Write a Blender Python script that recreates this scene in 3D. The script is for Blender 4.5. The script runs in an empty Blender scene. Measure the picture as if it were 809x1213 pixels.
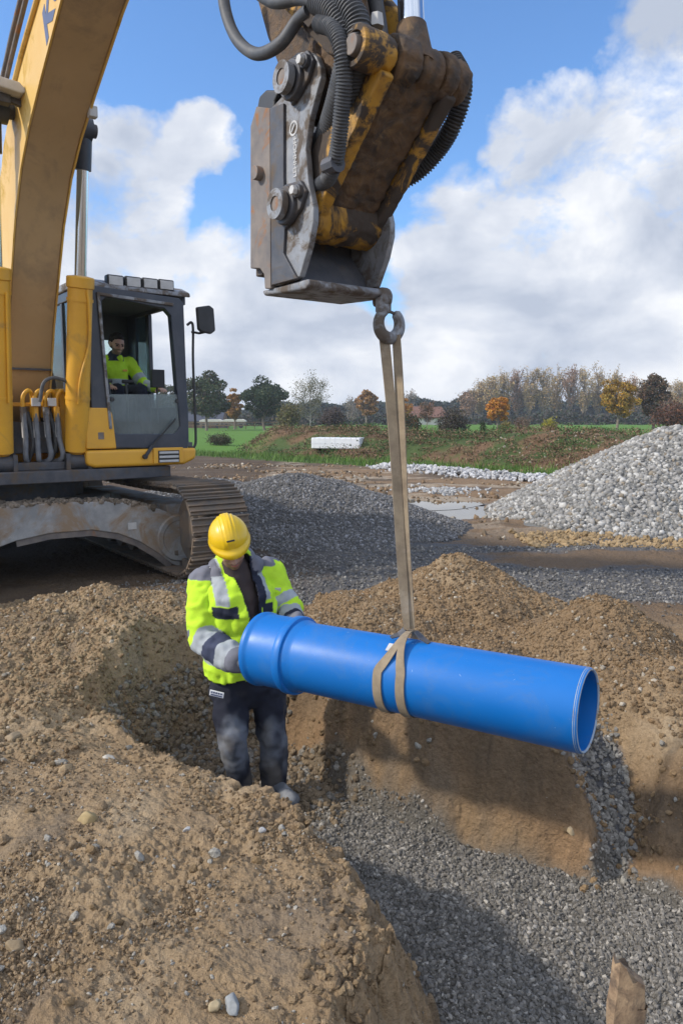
import bpy, math, random
import numpy as np
from mathutils import Vector, Matrix
random.seed(7); rng = np.random.default_rng(11)
D = bpy.data; SC = bpy.context.scene
COL = SC.collection
PI = math.pi; R = math.radians
PITCH = R(7.2); CAMZ = 1.65; F = 876.0

# ------------------------------------------------------------------ helpers
def at(px, py, d):
    """a point seen at photo pixel (px,py) at real distance d in front of the lens"""
    a = (px-404.5)/F; b = (606.5-py)/F
    return Vector((a*d, (math.cos(PITCH)+b*math.sin(PITCH))*d, CAMZ+(-math.sin(PITCH)+b*math.cos(PITCH))*d))
def atz(px, py, z):
    v = at(px, py, 1.0); k = (z-CAMZ)/(v.z-CAMZ); return Vector((v.x*k, v.y*k, z))

def _h(ix, iy, iz, seed):
    n = (ix.astype(np.int64)*374761393 + iy.astype(np.int64)*668265263 + iz.astype(np.int64)*2147483647 + seed*1274126177) & 0xffffffff
    n = ((n ^ (n >> 13))*1274126177) & 0xffffffff
    n = ((n ^ (n >> 16))*2246822519) & 0xffffffff
    return ((n ^ (n >> 15)) & 0xffffff)/float(0xffffff)
def vn(x, y, z=None, seed=0):
    x = np.asarray(x, float); y = np.asarray(y, float)
    if z is None:
        ix = np.floor(x); iy = np.floor(y); fx = x-ix; fy = y-iy
        fx = fx*fx*(3-2*fx); fy = fy*fy*(3-2*fy); o = np.zeros_like(ix)
        a = _h(ix, iy, o, seed); b = _h(ix+1, iy, o, seed); c = _h(ix, iy+1, o, seed); d = _h(ix+1, iy+1, o, seed)
        return (a+(b-a)*fx)*(1-fy)+(c+(d-c)*fx)*fy
    z = np.asarray(z, float)
    iz = np.floor(z); ix = np.floor(x); iy = np.floor(y)
    fx = x-ix; fy = y-iy; fz = z-iz
    fx = fx*fx*(3-2*fx); fy = fy*fy*(3-2*fy); fz = fz*fz*(3-2*fz)
    r = 0
    for k, wz in ((0, 1-fz), (1, fz)):
        a = _h(ix, iy, iz+k, seed); b = _h(ix+1, iy, iz+k, seed); c = _h(ix, iy+1, iz+k, seed); d = _h(ix+1, iy+1, iz+k, seed)
        r = r+((a+(b-a)*fx)*(1-fy)+(c+(d-c)*fx)*fy)*wz
    return r
def fbm(x, y, oct=4, seed=0, z=None, gain=.5):
    s = 0; a = 1; t = 0
    for i in range(oct):
        c, sn = math.cos(.7*i), math.sin(.7*i)
        xx = (x*c-y*sn)*2**i+17.3*i; yy = (x*sn+y*c)*2**i-9.1*i
        s = s+a*(vn(xx, yy, None if z is None else z*2**i, seed+i)-.5); t += a; a *= gain
    return s/t*2
def worley(x, y, seed=0):
    ix = np.floor(x); iy = np.floor(y); best = np.full(x.shape, 9.); rid = np.zeros(x.shape)
    o = np.zeros_like(ix)
    for dx in (-1, 0, 1):
        for dy in (-1, 0, 1):
            cx = ix+dx; cy = iy+dy
            px = cx+_h(cx, cy, o, seed); py = cy+_h(cx, cy, o, seed+5)
            d = np.hypot(x-px, y-py); m = d < best
            best = np.where(m, d, best); rid = np.where(m, _h(cx, cy, o, seed+9), rid)
    return best, rid
def sst(a, b, x):
    t = np.clip((x-a)/(b-a), 0, 1); return t*t*(3-2*t)

def mesh_np(name, V, Fc, k, smooth=True, col=None):
    """mesh from numpy vertices and an (n,k) face array"""
    me = D.meshes.new(name); V = np.asarray(V, np.float32); Fc = np.asarray(Fc, np.int32)
    me.vertices.add(len(V)); me.vertices.foreach_set('co', V.ravel())
    n = len(Fc); me.loops.add(n*k); me.loops.foreach_set('vertex_index', Fc.ravel())
    me.polygons.add(n); me.polygons.foreach_set('loop_start', np.arange(0, n*k, k, dtype=np.int32))
    try: me.polygons.foreach_set('loop_total', np.full(n, k, np.int32))
    except Exception: pass
    me.polygons.foreach_set('use_smooth', np.full(n, smooth, bool))
    me.update(calc_edges=True)
    if col is not None: setcol(me, col)
    return me
def setcol(me, col):
    a = me.color_attributes.new('Col', 'FLOAT_COLOR', 'POINT')
    c = np.ones((len(me.vertices), 4), np.float32); c[:, :3] = col
    a.data.foreach_set('color', c.ravel())
def getv(me):
    v = np.empty(len(me.vertices)*3, np.float32); me.vertices.foreach_get('co', v); return v.reshape(-1, 3).astype(float)
def getn(me):
    v = np.empty(len(me.vertices)*3, np.float32); me.vertices.foreach_get('normal', v); return v.reshape(-1, 3).astype(float)

def link(name, me, mat=None, parent=None):
    o = D.objects.new(name, me); COL.objects.link(o)
    if mat is not None:
        for m in (mat if isinstance(mat, (list, tuple)) else [mat]): me.materials.append(m)
    if parent is not None: o.parent = parent
    return o
def tag(o, label, cat, group=None, kind=None):
    if kind: o['kind'] = kind
    if label: o['label'] = label
    if cat: o['category'] = cat
    if group: o['group'] = group
    return o
def empty(name, loc=(0, 0, 0), rz=0, parent=None):
    o = D.objects.new(name, None); COL.objects.link(o); o.location = loc; o.rotation_euler = (0, 0, rz)
    o.empty_display_size = .1
    if parent: o.parent = parent
    return o

class MB:
    def __init__(s): s.v = []; s.f = []
    def add(s, vs, fs):
        b = len(s.v); s.v += [tuple(v) for v in vs]; s.f += [tuple(i+b for i in f) for f in fs]; return s
    def box(s, x0, x1, y0, y1, z0, z1):
        return s.add([(x0,y0,z0),(x1,y0,z0),(x1,y1,z0),(x0,y1,z0),(x0,y0,z1),(x1,y0,z1),(x1,y1,z1),(x0,y1,z1)],
                     [(3,2,1,0),(4,5,6,7),(0,1,5,4),(1,2,6,5),(2,3,7,6),(3,0,4,7)])
    def obox(s, c, ax, ay, az):
        """oriented box: centre and three half-extent vectors"""
        c = Vector(c); ax = Vector(ax); ay = Vector(ay); az = Vector(az)
        vs = [c+i*ax+j*ay+k*az for k in (-1,1) for i, j in ((-1,-1),(1,-1),(1,1),(-1,1))]
        return s.add(vs, [(3,2,1,0),(4,5,6,7),(0,1,5,4),(1,2,6,5),(2,3,7,6),(3,0,4,7)])
    def bar(s, a, b, w, h, up=(0,0,1)):
        a = Vector(a); b = Vector(b); d = (b-a); L = d.length; d.normalize(); u = Vector(up)
        if abs(d.dot(u)) > .95: u = Vector((1,0,0))
        x = d.cross(u).normalized(); y = x.cross(d)
        return s.obox((a+b)/2, d*L/2, x*w/2, y*h/2)
    def prism(s, pts, y0, y1, ax='y'):
        """polygon (a,b) extruded from y0 to y1; ax='y': points (x,z); 'x': (y,z); 'z': (x,y)"""
        n = len(pts)
        def P(p, q):
            if ax == 'y': return (p[0], q, p[1])
            if ax == 'x': return (q, p[0], p[1])
            return (p[0], p[1], q)
        vs = [P(p, y0) for p in pts]+[P(p, y1) for p in pts]
        fs = [tuple(range(n)), tuple(range(2*n-1, n-1, -1))]+[(i, i+n, (i+1) % n+n, (i+1) % n) for i in range(n)]
        return s.add(vs, fs)
    def tube(s, pts, r, n=12, rib=None, caps=True):
        pts = [Vector(p) for p in pts]
        rr = r if isinstance(r, (list, tuple)) else [r]*len(pts)
        t0 = (pts[1]-pts[0]).normalized(); u = Vector((0,0,1)) if abs(t0.z) < .9 else Vector((1,0,0))
        x = t0.cross(u).normalized(); vs = []; fs = []
        for i, p in enumerate(pts):
            t = (pts[min(i+1, len(pts)-1)]-pts[max(i-1, 0)]).normalized()
            x = (x-t*x.dot(t)).normalized(); y = t.cross(x)
            for k in range(n):
                a = 2*PI*k/n; vs.append(p+(x*math.cos(a)+y*math.sin(a))*rr[i])
        for i in range(len(pts)-1):
            for k in range(n):
                a = i*n+k; b = i*n+(k+1) % n; fs.append((a, b, b+n, a+n))
        if caps: fs.append(tuple(range(n-1, -1, -1))); fs.append(tuple(range(len(pts)*n-n, len(pts)*n)))
        return s.add(vs, fs)
    def cyl(s, a, b, r, n=24, r2=None): return s.tube([a, b], [r, r if r2 is None else r2], n)
    def lathe(s, a, b, prof, n=48):
        """rings (distance along a->b, radius), open surface"""
        a = Vector(a); d = (Vector(b)-a).normalized(); u = Vector((0,0,1)) if abs(d.z) < .9 else Vector((1,0,0))
        x = d.cross(u).normalized(); y = x.cross(d); vs = []; fs = []
        for (l, r) in prof:
            for k in range(n):
                t = 2*PI*k/n; vs.append(a+d*l+(x*math.cos(t)+y*math.sin(t))*r)
        for i in range(len(prof)-1):
            for k in range(n):
                p = i*n+k; q = i*n+(k+1) % n; fs.append((p, p+n, q+n, q))
        return s.add(vs, fs)
    def build(s, name, mat, parent=None, bevel=0, smooth=False, seg=2, ang=35):
        me = D.meshes.new(name); me.from_pydata([tuple(v) for v in s.v], [], s.f); me.update()
        import bmesh
        bm = bmesh.new(); bm.from_mesh(me); bmesh.ops.recalc_face_normals(bm, faces=bm.faces); bm.to_mesh(me); bm.free()
        o = link(name, me, mat, parent)
        if smooth or bevel:
            me.polygons.foreach_set('use_smooth', np.ones(len(me.polygons), bool))
        if bevel:
            m = o.modifiers.new('Bevel', 'BEVEL'); m.width = bevel; m.segments = seg; m.limit_method = 'ANGLE'; m.angle_limit = R(ang)
        if smooth or bevel:
            m = o.modifiers.new('Smooth by Angle', 'EDGE_SPLIT') if not bevel else o.modifiers.new('WN', 'WEIGHTED_NORMAL')
            if not bevel: m.split_angle = R(ang)
        return o
def spline(pts, n=8):
    pts = [Vector(p) for p in pts]; out = []
    P = [pts[0]*2-pts[1]]+pts+[pts[-1]*2-pts[-2]]
    for i in range(1, len(P)-2):
        for k in range(n):
            t = k/n; a, b, c, d = P[i-1], P[i], P[i+1], P[i+2]
            out.append(.5*((2*b)+(c-a)*t+(2*a-5*b+4*c-d)*t*t+(3*b-a-3*c+d)*t**3))
    out.append(pts[-1]); return out
def hose(name, pts, r, mat, parent, ribs=0, n=10):
    """a hose along a smooth path; ribs = corrugation pitch in metres"""
    sp = spline(pts, 14)
    if ribs:
        L = [0]
        for a, b in zip(sp, sp[1:]): L.append(L[-1]+(b-a).length)
        tot = L[-1]; m = int(tot/ribs)*4; out = []; rr = []; j = 0
        for i in range(m+1):
            d = tot*i/m
            while j < len(L)-2 and L[j+1] < d: j += 1
            t = (d-L[j])/max(1e-6, L[j+1]-L[j]); out.append(sp[j].lerp(sp[j+1], min(1, t)))
            rr.append(r*(1+(.09 if i % 4 in (1, 2) else -.09)))
        return MB().tube(out, rr, n).build(name, mat, parent, smooth=True, ang=60)
    return MB().tube(sp, r, n).build(name, mat, parent, smooth=True, ang=60)
def text_mesh(name, body, size, mat, parent, M, extrude=.002, shear=0, bold=.0, sx=1):
    cu = D.curves.new(name, 'FONT'); cu.body = body; cu.size = size; cu.extrude = extrude; cu.shear = shear; cu.offset = bold
    cu.align_x = 'LEFT'; cu.align_y = 'CENTER'
    t = D.objects.new(name+'_tmp', cu); COL.objects.link(t)
    dg = bpy.context.evaluated_depsgraph_get(); dg.update()
    me = D.meshes.new_from_object(t.evaluated_get(dg)); D.objects.remove(t); D.curves.remove(cu)
    me.name = name; me.transform(Matrix.Diagonal((sx, 1, 1, 1))); me.transform(M)
    me.materials.clear()
    return link(name, me, mat, parent)

# ------------------------------------------------------------------ materials
def newmat(name):
    m = D.materials.new(name); m.use_nodes = True; nt = m.node_tree; b = nt.nodes['Principled BSDF']; return m, nt, b
def ramp(nt, src, stops):
    r = nt.nodes.new('ShaderNodeValToRGB'); e = r.color_ramp.elements
    while len(e) < len(stops): e.new(.5)
    for i, (p, c) in enumerate(stops):
        e[i].position = p; e[i].color = (c, c, c, 1) if isinstance(c, (int, float)) else (*c, 1)
    nt.links.new(src, r.inputs[0]); return r.outputs[0]
def noise(nt, scale, detail=5, rough=.6, dist=0, vec=None):
    n = nt.nodes.new('ShaderNodeTexNoise'); n.inputs['Scale'].default_value = scale; n.inputs['Detail'].default_value = detail
    n.inputs['Roughness'].default_value = rough; n.inputs['Distortion'].default_value = dist
    if vec is None: vec = nt.nodes.new('ShaderNodeTexCoord').outputs['Object']
    nt.links.new(vec, n.inputs['Vector']); return n.outputs['Fac']
def mix(nt, f, a, b, mode='MIX'):
    m = nt.nodes.new('ShaderNodeMix'); m.data_type = 'RGBA'; m.blend_type = mode
    for s, v in ((m.inputs[0], f), (m.inputs[6], a), (m.inputs[7], b)):
        if isinstance(v, (int, float)): s.default_value = v
        elif isinstance(v, tuple): s.default_value = (*v, 1)
        else: nt.links.new(v, s)
    return m.outputs[2]
def bump(nt, b, h, st, dist=.01, prev=None):
    n = nt.nodes.new('ShaderNodeBump'); n.inputs['Strength'].default_value = st; n.inputs['Distance'].default_value = dist
    nt.links.new(h, n.inputs['Height'])
    if prev is not None: nt.links.new(prev, n.inputs['Normal'])
    nt.links.new(n.outputs[0], b.inputs['Normal']); return n.outputs[0]
def attr(nt, n='Col'):
    a = nt.nodes.new('ShaderNodeVertexColor'); a.layer_name = n; return a.outputs['Color']
def mat(name, c1, c2=None, scale=8, rough=.6, metal=0, bmp=.15, bd=.004, lo=.35, hi=.65, dirt=None, dscale=3, dlo=.5, dhi=.6, rough2=.9, spec=.5, coat=0):
    m, nt, b = newmat(name); c2 = c2 or tuple(x*.8 for x in c1)
    n1 = noise(nt, scale, 6); f = ramp(nt, n1, [(lo, 0.), (hi, 1.)]); col = mix(nt, f, c1, c2)
    b.inputs['Roughness'].default_value = rough; b.inputs['Metallic'].default_value = metal
    b.inputs['Specular IOR Level'].default_value = spec; b.inputs['Coat Weight'].default_value = coat
    if dirt:
        n2 = noise(nt, dscale, 9, .68, .6); g = ramp(nt, n2, [(dlo, 0.), (dhi, 1.)]); col = mix(nt, g, col, dirt)
        rr = nt.nodes.new('ShaderNodeMapRange'); rr.inputs[3].default_value = rough; rr.inputs[4].default_value = rough2
        nt.links.new(g, rr.inputs[0]); nt.links.new(rr.outputs[0], b.inputs['Roughness'])
        if metal:
            mm = nt.nodes.new('ShaderNodeMapRange'); mm.inputs[3].default_value = metal; mm.inputs[4].default_value = 0
            nt.links.new(g, mm.inputs[0]); nt.links.new(mm.outputs[0], b.inputs['Metallic'])
        if bmp: bump(nt, b, n2, bmp, bd)
    elif bmp: bump(nt, b, noise(nt, scale*4, 6), bmp, bd)
    nt.links.new(col, b.inputs['Base Color']); return m
def vmat(name, rough=.9, scale=60, amt=.25, bmp=.4, bd=.004, spec=.25, scale2=None):
    """the thing's own colours (attribute Col) broken up by fine noise"""
    m, nt, b = newmat(name); c = attr(nt)
    n1 = noise(nt, scale, 8, .7); f = ramp(nt, n1, [(.25, 1-amt), (.75, 1+amt*.6)])
    m2 = nt.nodes.new('ShaderNodeVectorMath'); m2.operation = 'MULTIPLY'; nt.links.new(c, m2.inputs[0]); nt.links.new(f, m2.inputs[1])
    nt.links.new(m2.outputs[0], b.inputs['Base Color']); b.inputs['Roughness'].default_value = rough; b.inputs['Specular IOR Level'].default_value = spec
    if bmp:
        pr = bump(nt, b, n1, bmp, bd)
        if scale2: bump(nt, b, noise(nt, scale2, 6, .65), bmp, bd*4, pr)
    return m
M = {}
M['soil'] = vmat('soil', .95, 55, .35, .9, .012, .15, 14)
M['stone'] = vmat('stone', .85, 90, .25, .4, .003, .3)
M['leaf'] = vmat('foliage', .8, 3, .25, 0, spec=.2)
M['cloth'] = vmat('work_cloth', .85, 220, .12, .35, .002, .2, 22)
M['skin'] = vmat('skin', .55, 60, .06, .1, .001, .4)
M['yellow'] = mat('yellow_paint', (.68,.36,.03), (.6,.31,.03), 3, .45, bmp=.04, dirt=(.22,.15,.07), dscale=2.2, dlo=.56, dhi=.78, rough2=.8)
M['yellow_cream'] = mat('faded_yellow_paint', (.62,.36,.06), (.66,.46,.16), 1.2, .5, bmp=.04, dirt=(.42,.25,.03), dscale=1.6, dlo=.55, dhi=.66)
M['yellow_muck'] = mat('mucky_yellow_paint', (.46,.24,.02), (.36,.19,.03), 14, .6, bmp=.8, bd=.012, dirt=(.055,.042,.034), dscale=6, dlo=.44, dhi=.52)
M['muck'] = mat('greasy_muck', (.035,.028,.025), (.13,.075,.035), 13, .75, bmp=1, bd=.02, dirt=(.19,.12,.06), dscale=9, dlo=.56, dhi=.66)
M['steel_grey'] = mat('worn_grey_steel', (.27,.28,.3), (.17,.18,.2), 13, .55, .2, bmp=.5, bd=.004, dirt=(.1,.08,.065), dscale=8, dlo=.46, dhi=.57)
M['steel_dark'] = mat('dark_steel', (.055,.06,.075), (.09,.09,.1), 11, .6, .3, bmp=.5, bd=.006, dirt=(.1,.075,.055), dscale=6, dlo=.5, dhi=.65)
M['steel_rust'] = mat('rusty_steel', (.2,.17,.15), (.12,.11,.11), 10, .7, .1, bmp=.5, bd=.005, dirt=(.26,.12,.05), dscale=7, dlo=.56, dhi=.66)
M['chassis'] = mat('muddy_chassis_steel', (.34,.34,.34), (.22,.225,.23), 6, .75, .05, bmp=.5, bd=.008, dirt=(.25,.18,.12), dscale=2.6, dlo=.46, dhi=.6)
M['track'] = mat('muddy_track_steel', (.1,.092,.088), (.15,.12,.09), 7, .75, .1, bmp=.8, bd=.012, dirt=(.17,.125,.09), dscale=4, dlo=.42, dhi=.56)
M['chrome'] = mat('chrome_rod', (.62,.66,.72), (.55,.6,.66), 3, .16, 1, bmp=0)
M['rubber'] = mat('black_rubber', (.028,.03,.034), (.045,.045,.05), 20, .6, bmp=.2, dirt=(.12,.11,.1), dscale=12, dlo=.55, dhi=.75)
M['rubber_grey'] = mat('dusty_rubber', (.05,.055,.065), (.08,.085,.095), 20, .62, bmp=.2, dirt=(.16,.15,.14), dscale=10, dlo=.56, dhi=.78)
M['cab'] = mat('navy_cab_paint', (.028,.036,.055), (.045,.052,.07), 5, .45, bmp=.05, dirt=(.13,.12,.11), dscale=6, dlo=.62, dhi=.85)
M['interior'] = mat('cab_interior_plastic', (.085,.09,.1), (.07,.075,.08), 9, .6, bmp=.1)
M['black'] = mat('black_plastic', (.018,.019,.022), (.03,.03,.033), 9, .55, bmp=.1)
M['grey_light'] = mat('pale_grey_plate', (.5,.5,.5), (.4,.4,.4), 10, .6, bmp=.1)
M['white_paint'] = mat('white_paint', (.75,.76,.78), (.68,.7,.74), 6, .5, bmp=.05)
M['letter_navy'] = mat('navy_lettering', (.07,.09,.17), (.09,.11,.2), 9, .5, bmp=.05)
M['wood'] = mat('weathered_wood', (.36,.25,.15), (.2,.13,.08), 30, .85, bmp=.9, bd=.006, dirt=(.1,.07,.05), dscale=14, dlo=.46, dhi=.6)
M['fibre'] = mat('hose_fibre', (.16,.17,.19), (.1,.11,.13), 16, .7, bmp=.3)
def pipe_mat():
    m, nt, b = newmat('blue_pvc'); tc = nt.nodes.new('ShaderNodeTexCoord').outputs['Object']
    col = mix(nt, ramp(nt, noise(nt, 2.2, 4), [(.3, 0.), (.7, 1.)]), (.002,.125,.43), (.0025,.14,.48))
    d = ramp(nt, noise(nt, 3.2, 10, .78, .8), [(.52, 0.), (.78, .5)]); col = mix(nt, d, col, (.09,.16,.28)); d2 = ramp(nt, noise(nt, 14, 8, .75, 1.5), [(.66, 0.), (.72, .75)]); col = mix(nt, d2, col, (.27,.24,.2))
    sc = ramp(nt, noise(nt, 38, 3, .5, 2), [(.725, 0.), (.745, .7)]); col = mix(nt, sc, col, (.25,.4,.62))
    nt.links.new(col, b.inputs['Base Color'])
    rr = ramp(nt, noise(nt, 6, 8, .7), [(.3, .36), (.75, .52)]); nt.links.new(rr, b.inputs['Roughness'])
    b.inputs['Specular IOR Level'].default_value = .4
    bump(nt, b, noise(nt, 7, 6, .6), .05, .01); return m
M['pipe'] = pipe_mat()
M['pipe_edge'] = mat('scuffed_pipe_edge', (.3,.36,.42), (.2,.28,.4), 24, .75, bmp=.3, dirt=(.25,.2,.14), dscale=12, dlo=.55, dhi=.62)
def strap_mat():
    m, nt, b = newmat('dirty_webbing'); w = nt.nodes.new('ShaderNodeTexWave'); w.inputs['Scale'].default_value = 90; w.bands_direction = 'Z'
    tc = nt.nodes.new('ShaderNodeTexCoord').outputs['Object']; nt.links.new(tc, w.inputs[0])
    c = mix(nt, ramp(nt, noise(nt, 9, 8, .7), [(.35, 0.), (.65, 1.)]), (.36,.29,.2), (.22,.17,.12))
    c = mix(nt, ramp(nt, noise(nt, 5, 6, .7), [(.55, 0.), (.7, 1.)]), c, (.42,.35,.27))
    c = mix(nt, .22, c, w.outputs['Color'], 'MULTIPLY')
    nt.links.new(c, b.inputs['Base Color']); b.inputs['Roughness'].default_value = .95
    bump(nt, b, w.outputs['Fac'], .5, .002); return m
M['strap'] = strap_mat()
def glass_mat(name, tint, alpha, rough=.03):
    m, nt, b = newmat(name); out = nt.nodes['Material Output']
    tr = nt.nodes.new('ShaderNodeBsdfTransparent'); tr.inputs[0].default_value = (*tint, 1)
    gl = nt.nodes.new('ShaderNodeBsdfGlossy'); gl.inputs['Roughness'].default_value = rough
    df = nt.nodes.new('ShaderNodeBsdfDiffuse'); df.inputs[0].default_value = (.32,.38,.4,1)
    fr = nt.nodes.new('ShaderNodeFresnel'); fr.inputs[0].default_value = 1.5
    a = nt.nodes.new('ShaderNodeMixShader'); c = nt.nodes.new('ShaderNodeMixShader')
    nt.links.new(fr.outputs[0], a.inputs[0]); nt.links.new(tr.outputs[0], a.inputs[1]); nt.links.new(gl.outputs[0], a.inputs[2])
    d = ramp(nt, noise(nt, 5, 7, .7), [(.3, alpha*.7), (.7, alpha*1.3)]); nt.links.new(d, c.inputs[0])
    nt.links.new(a.outputs[0], c.inputs[1]); nt.links.new(df.outputs[0], c.inputs[2]); nt.links.new(c.outputs[0], out.inputs[0]); return m
M['glass'] = glass_mat('cab_glass', (.85,.95,.92), .04)
M['glass_dusty'] = glass_mat('dusty_lower_glass', (.7,.78,.78), .3)
def water_mat():
    m, nt, b = newmat('puddle_water'); b.inputs['Base Color'].default_value = (.09,.075,.05,1); b.inputs['Roughness'].default_value = .03
    b.inputs['Specular IOR Level'].default_value = .8; b.inputs['IOR'].default_value = 1.4
    bump(nt, b, noise(nt, 3, 3), .02, .01); return m
M['water'] = water_mat()
# ------------------------------------------------------------------ terrain
TU = np.array((.776, -.63)); TV = np.array((.63, .776))       # along / across the trench
POLY = np.array([(-.74,4.93),(-1.02,4.62),(-1.12,4.22),(-.80,3.74),(-.53,3.47),(-.29,3.18),(-.02,2.94),(.20,2.66),(.34,2.44),(.42,2.2),(.36,1.9),(.2,1.6),(.1,1.3),(0,1.0),(-.1,-1.2),(5.5,-1.2),
                 (5.5,1.1),(2.6,2.3),(1.9,2.87),(1.57,3.14),(1.43,3.34),(1.35,3.5),(1.28,3.42),(1.21,3.36),(.7,3.6),(.22,3.98),(-.02,4.28),(-.31,4.67)])
def poly_sd(x, y, P=POLY):
    """signed distance to the trench floor outline: negative inside"""
    d = np.full(x.shape, 1e9); ins = np.zeros(x.shape, bool); n = len(P)
    for i in range(n):
        a = P[i]; b = P[(i+1) % n]; e = b-a
        wx = x-a[0]; wy = y-a[1]; t = np.clip((wx*e[0]+wy*e[1])/(e@e), 0, 1)
        d = np.minimum(d, (wx-e[0]*t)**2+(wy-e[1]*t)**2)
        c = ((a[1] > y) != (b[1] > y)) & (x < (b[0]-a[0])*(y-a[1])/((b[1]-a[1]) or 1e-9)+a[0]); ins ^= c
    d = np.sqrt(d); return np.where(ins, -d, d)
FLOOR = -.6
def clods(x, y, s, seed, a=1.):
    d, r = worley(x/s, y/s, seed)
    k = .28+.3*r
    return a*s*np.sqrt(np.maximum(0, k*k-d*d))*np.where(r > .35, 1, 0)
def tuv(x, y): return x*TU[0]+y*TU[1], x*TV[0]+y*TV[1]
def YBF(x, y): return y+.95*(np.clip(x, -14, 14)+3.5)
def terr(x, y, fine=True):
    x = np.asarray(x, float); y = np.asarray(y, float)
    u, v = tuv(x, y); r = np.hypot(x, y)
    near = 1-sst(9, 14, r)
    h = .05*fbm(x*.35, y*.35, 3, 3)*sst(6, 12, r)
    bankside = 1-sst(2.9, 3.3, v)
    # near bank slightly domed along the crest
    top = .02+.02*np.exp(-((v-1.7)/.6)**2)*bankside+.06*fbm(x*1.1, y*1.1, 3, 5)*near
    # worn ruts and scrape marks on the near bank
    top = top+near*bankside*(.03*fbm(u*.9, v*3.2, 4, 8))
    z = h+top
    # trench
    d1, id1 = worley(x/.15+.5*fbm(x*5, y*5, 2, 24), y/.15, 23); d2, id2 = worley(x/.055, y/.055, 25)
    blk = near*(.055*(id1-.5)*sst(.75, .35, d1)+.022*(id2-.5)*sst(.75, .35, d2))*np.where(v < 3.1, 1, .12)
    hf = np.where(v < 3.1, .03, .009); wx = x+(.07*fbm(x*2.5, y*2.5, 3, 21)+hf*fbm(x*13, y*13, 3, 26))*near+blk; wy = y+(.07*fbm(x*2.5+9, y*2.5, 3, 22)+hf*fbm(x*13+5, y*13, 3, 27))*near+blk
    sd = poly_sd(wx, wy)
    wid = np.where(v > 3.2, .2, .22)
    wid = wid+.2*np.exp(-((u+4.4)/.9)**2)                      # sloping end beyond the worker
    wid = wid+.2*np.exp(-((x-.2)/.3)**2-((y-1.95)/.3)**2)+.14*sst(-1.1, -.8, u)*(v > 3.2)
    wid = wid+.5*np.exp(-(((x-1.45)/.2)**2+((y-3.7)/.3)**2))     # gravel chute
    rag = .22*fbm(x*4, y*4, 3, 31)+.16*fbm(x*11, y*11, 4, 33)
    k = np.clip(sd/wid+rag*np.clip(sd/wid, 0, 1), 0, 1)
    k = np.where(k < .82, k*1.08, .8856+(k-.82)*.6355)
    fl = FLOOR+.03*fbm(x*2, y*2, 3, 41)+.14*sst(-3.1, -3.9, u)*sst(1.5, 2.5, v)
    z = fl+(z-fl)*k
    # distant verge, bank and field
    lob = sst(-5.5, -3.2, x+1.2*fbm(y*.2, x*.1, 2, 77))
    yb = YBF(x, y); bk = sst(32., 36., yb+.8*fbm(x*.4, y*.4, 3, 51))
    z = z+lob*(bk*(1.0+.28*fbm(x*.25, y*.3, 3, 52))-.6*sst(38, 52, yb)*bk)
    z = z+(1-lob)*.12*sst(30, 60, y)
    # site dips for the puddles, wheel ruts running across
    mid = sst(8.5, 10, y)*(1-sst(28.5, 30, yb))
    z = z+mid*(.035*fbm(x*.35, y*1.6, 4, 61)+.02*fbm(x*1.2, y*3, 3, 62))
    z = z-.16*np.exp(-((x-1.9)/1.0)**2-((y-13.1)/.8)**2)-.13*np.exp(-((x-1.2)/1.2)**2-((y-14.7)/.7)**2)-.1*np.exp(-((x-2.9)/.8)**2-((y-14.6)/.6)**2)
    # the ground falls a little where the machine stands
    z = z-.04*(1-sst(1.5, 3.5, np.hypot(x+3.7, y-8.3)))
    if fine:
        wall = sst(.03, .2, k)*(1-sst(.85, 1.02, k))
        bank = sst(.9, 1, k)*near
        msk = .8*sst(-.05, .45, fbm(x*1.3, y*1.3, 4, 71))
        rdg = 1-2*np.abs(fbm(x*4.5, y*4.5, 5, 87, gain=.6)); lip = np.exp(-((sd-.3)/.14)**2)*(v < 3.1)
        z = z+bank*(.02*fbm(x*5, y*5, 6, 72, gain=.62)+.016*fbm(u*2.2, v*9, 5, 88, gain=.6)*bankside+.012*(rdg-.6)+lip*(.045*fbm(x*8, y*8, 4, 89)-.015)+.007*fbm(x*40, y*40, 3, 85)+msk*(clods(x, y, .07, 73, .5)+clods(x, y, .03, 74, .7)+clods(x, y, .014, 90, .7))+.8*clods(x, y, .16, 75, .2)*msk)
        z = z+near*(1-sst(0., .12, k))*(.012*fbm(x*14, y*14, 3, 76)+clods(x, y, .035, 79, .35))
        z = z+near*wall*(.04*fbm(x*5, y*5, 6, 78, gain=.55)+(v < 3.1)*(.07*fbm(x*7, y*7, 5, 93, gain=.65)+clods(x, y, .12, 94, .5)+clods(x, y, .03, 101, .7))+clods(x, y, .05, 86, .35)+.05*(id1-.5)*(v < 3.1))
        z = z+mid*(.035*fbm(x*3, y*3, 5, 81))
        z = z+(1-sst(14, 20, r))*sst(5, 6.5, r)*(clods(x, y, .09, 83, .35)*sst(-.2, .3, fbm(x*.9, y*.9, 3, 84)))
    return z
def kof(x, y):
    sd = poly_sd(x, y); return sd
TAN = np.array((.335,.24,.145)); TAN2 = np.array((.245,.165,.095)); GREYD = np.array((.125,.125,.13)); MUD = np.array((.17,.12,.08)); GRASS = np.array((.075,.13,.03)); OCH = np.array((.33,.205,.09))
def lerp(a, b, t): return a+(b-a)*t[..., None]
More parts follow.
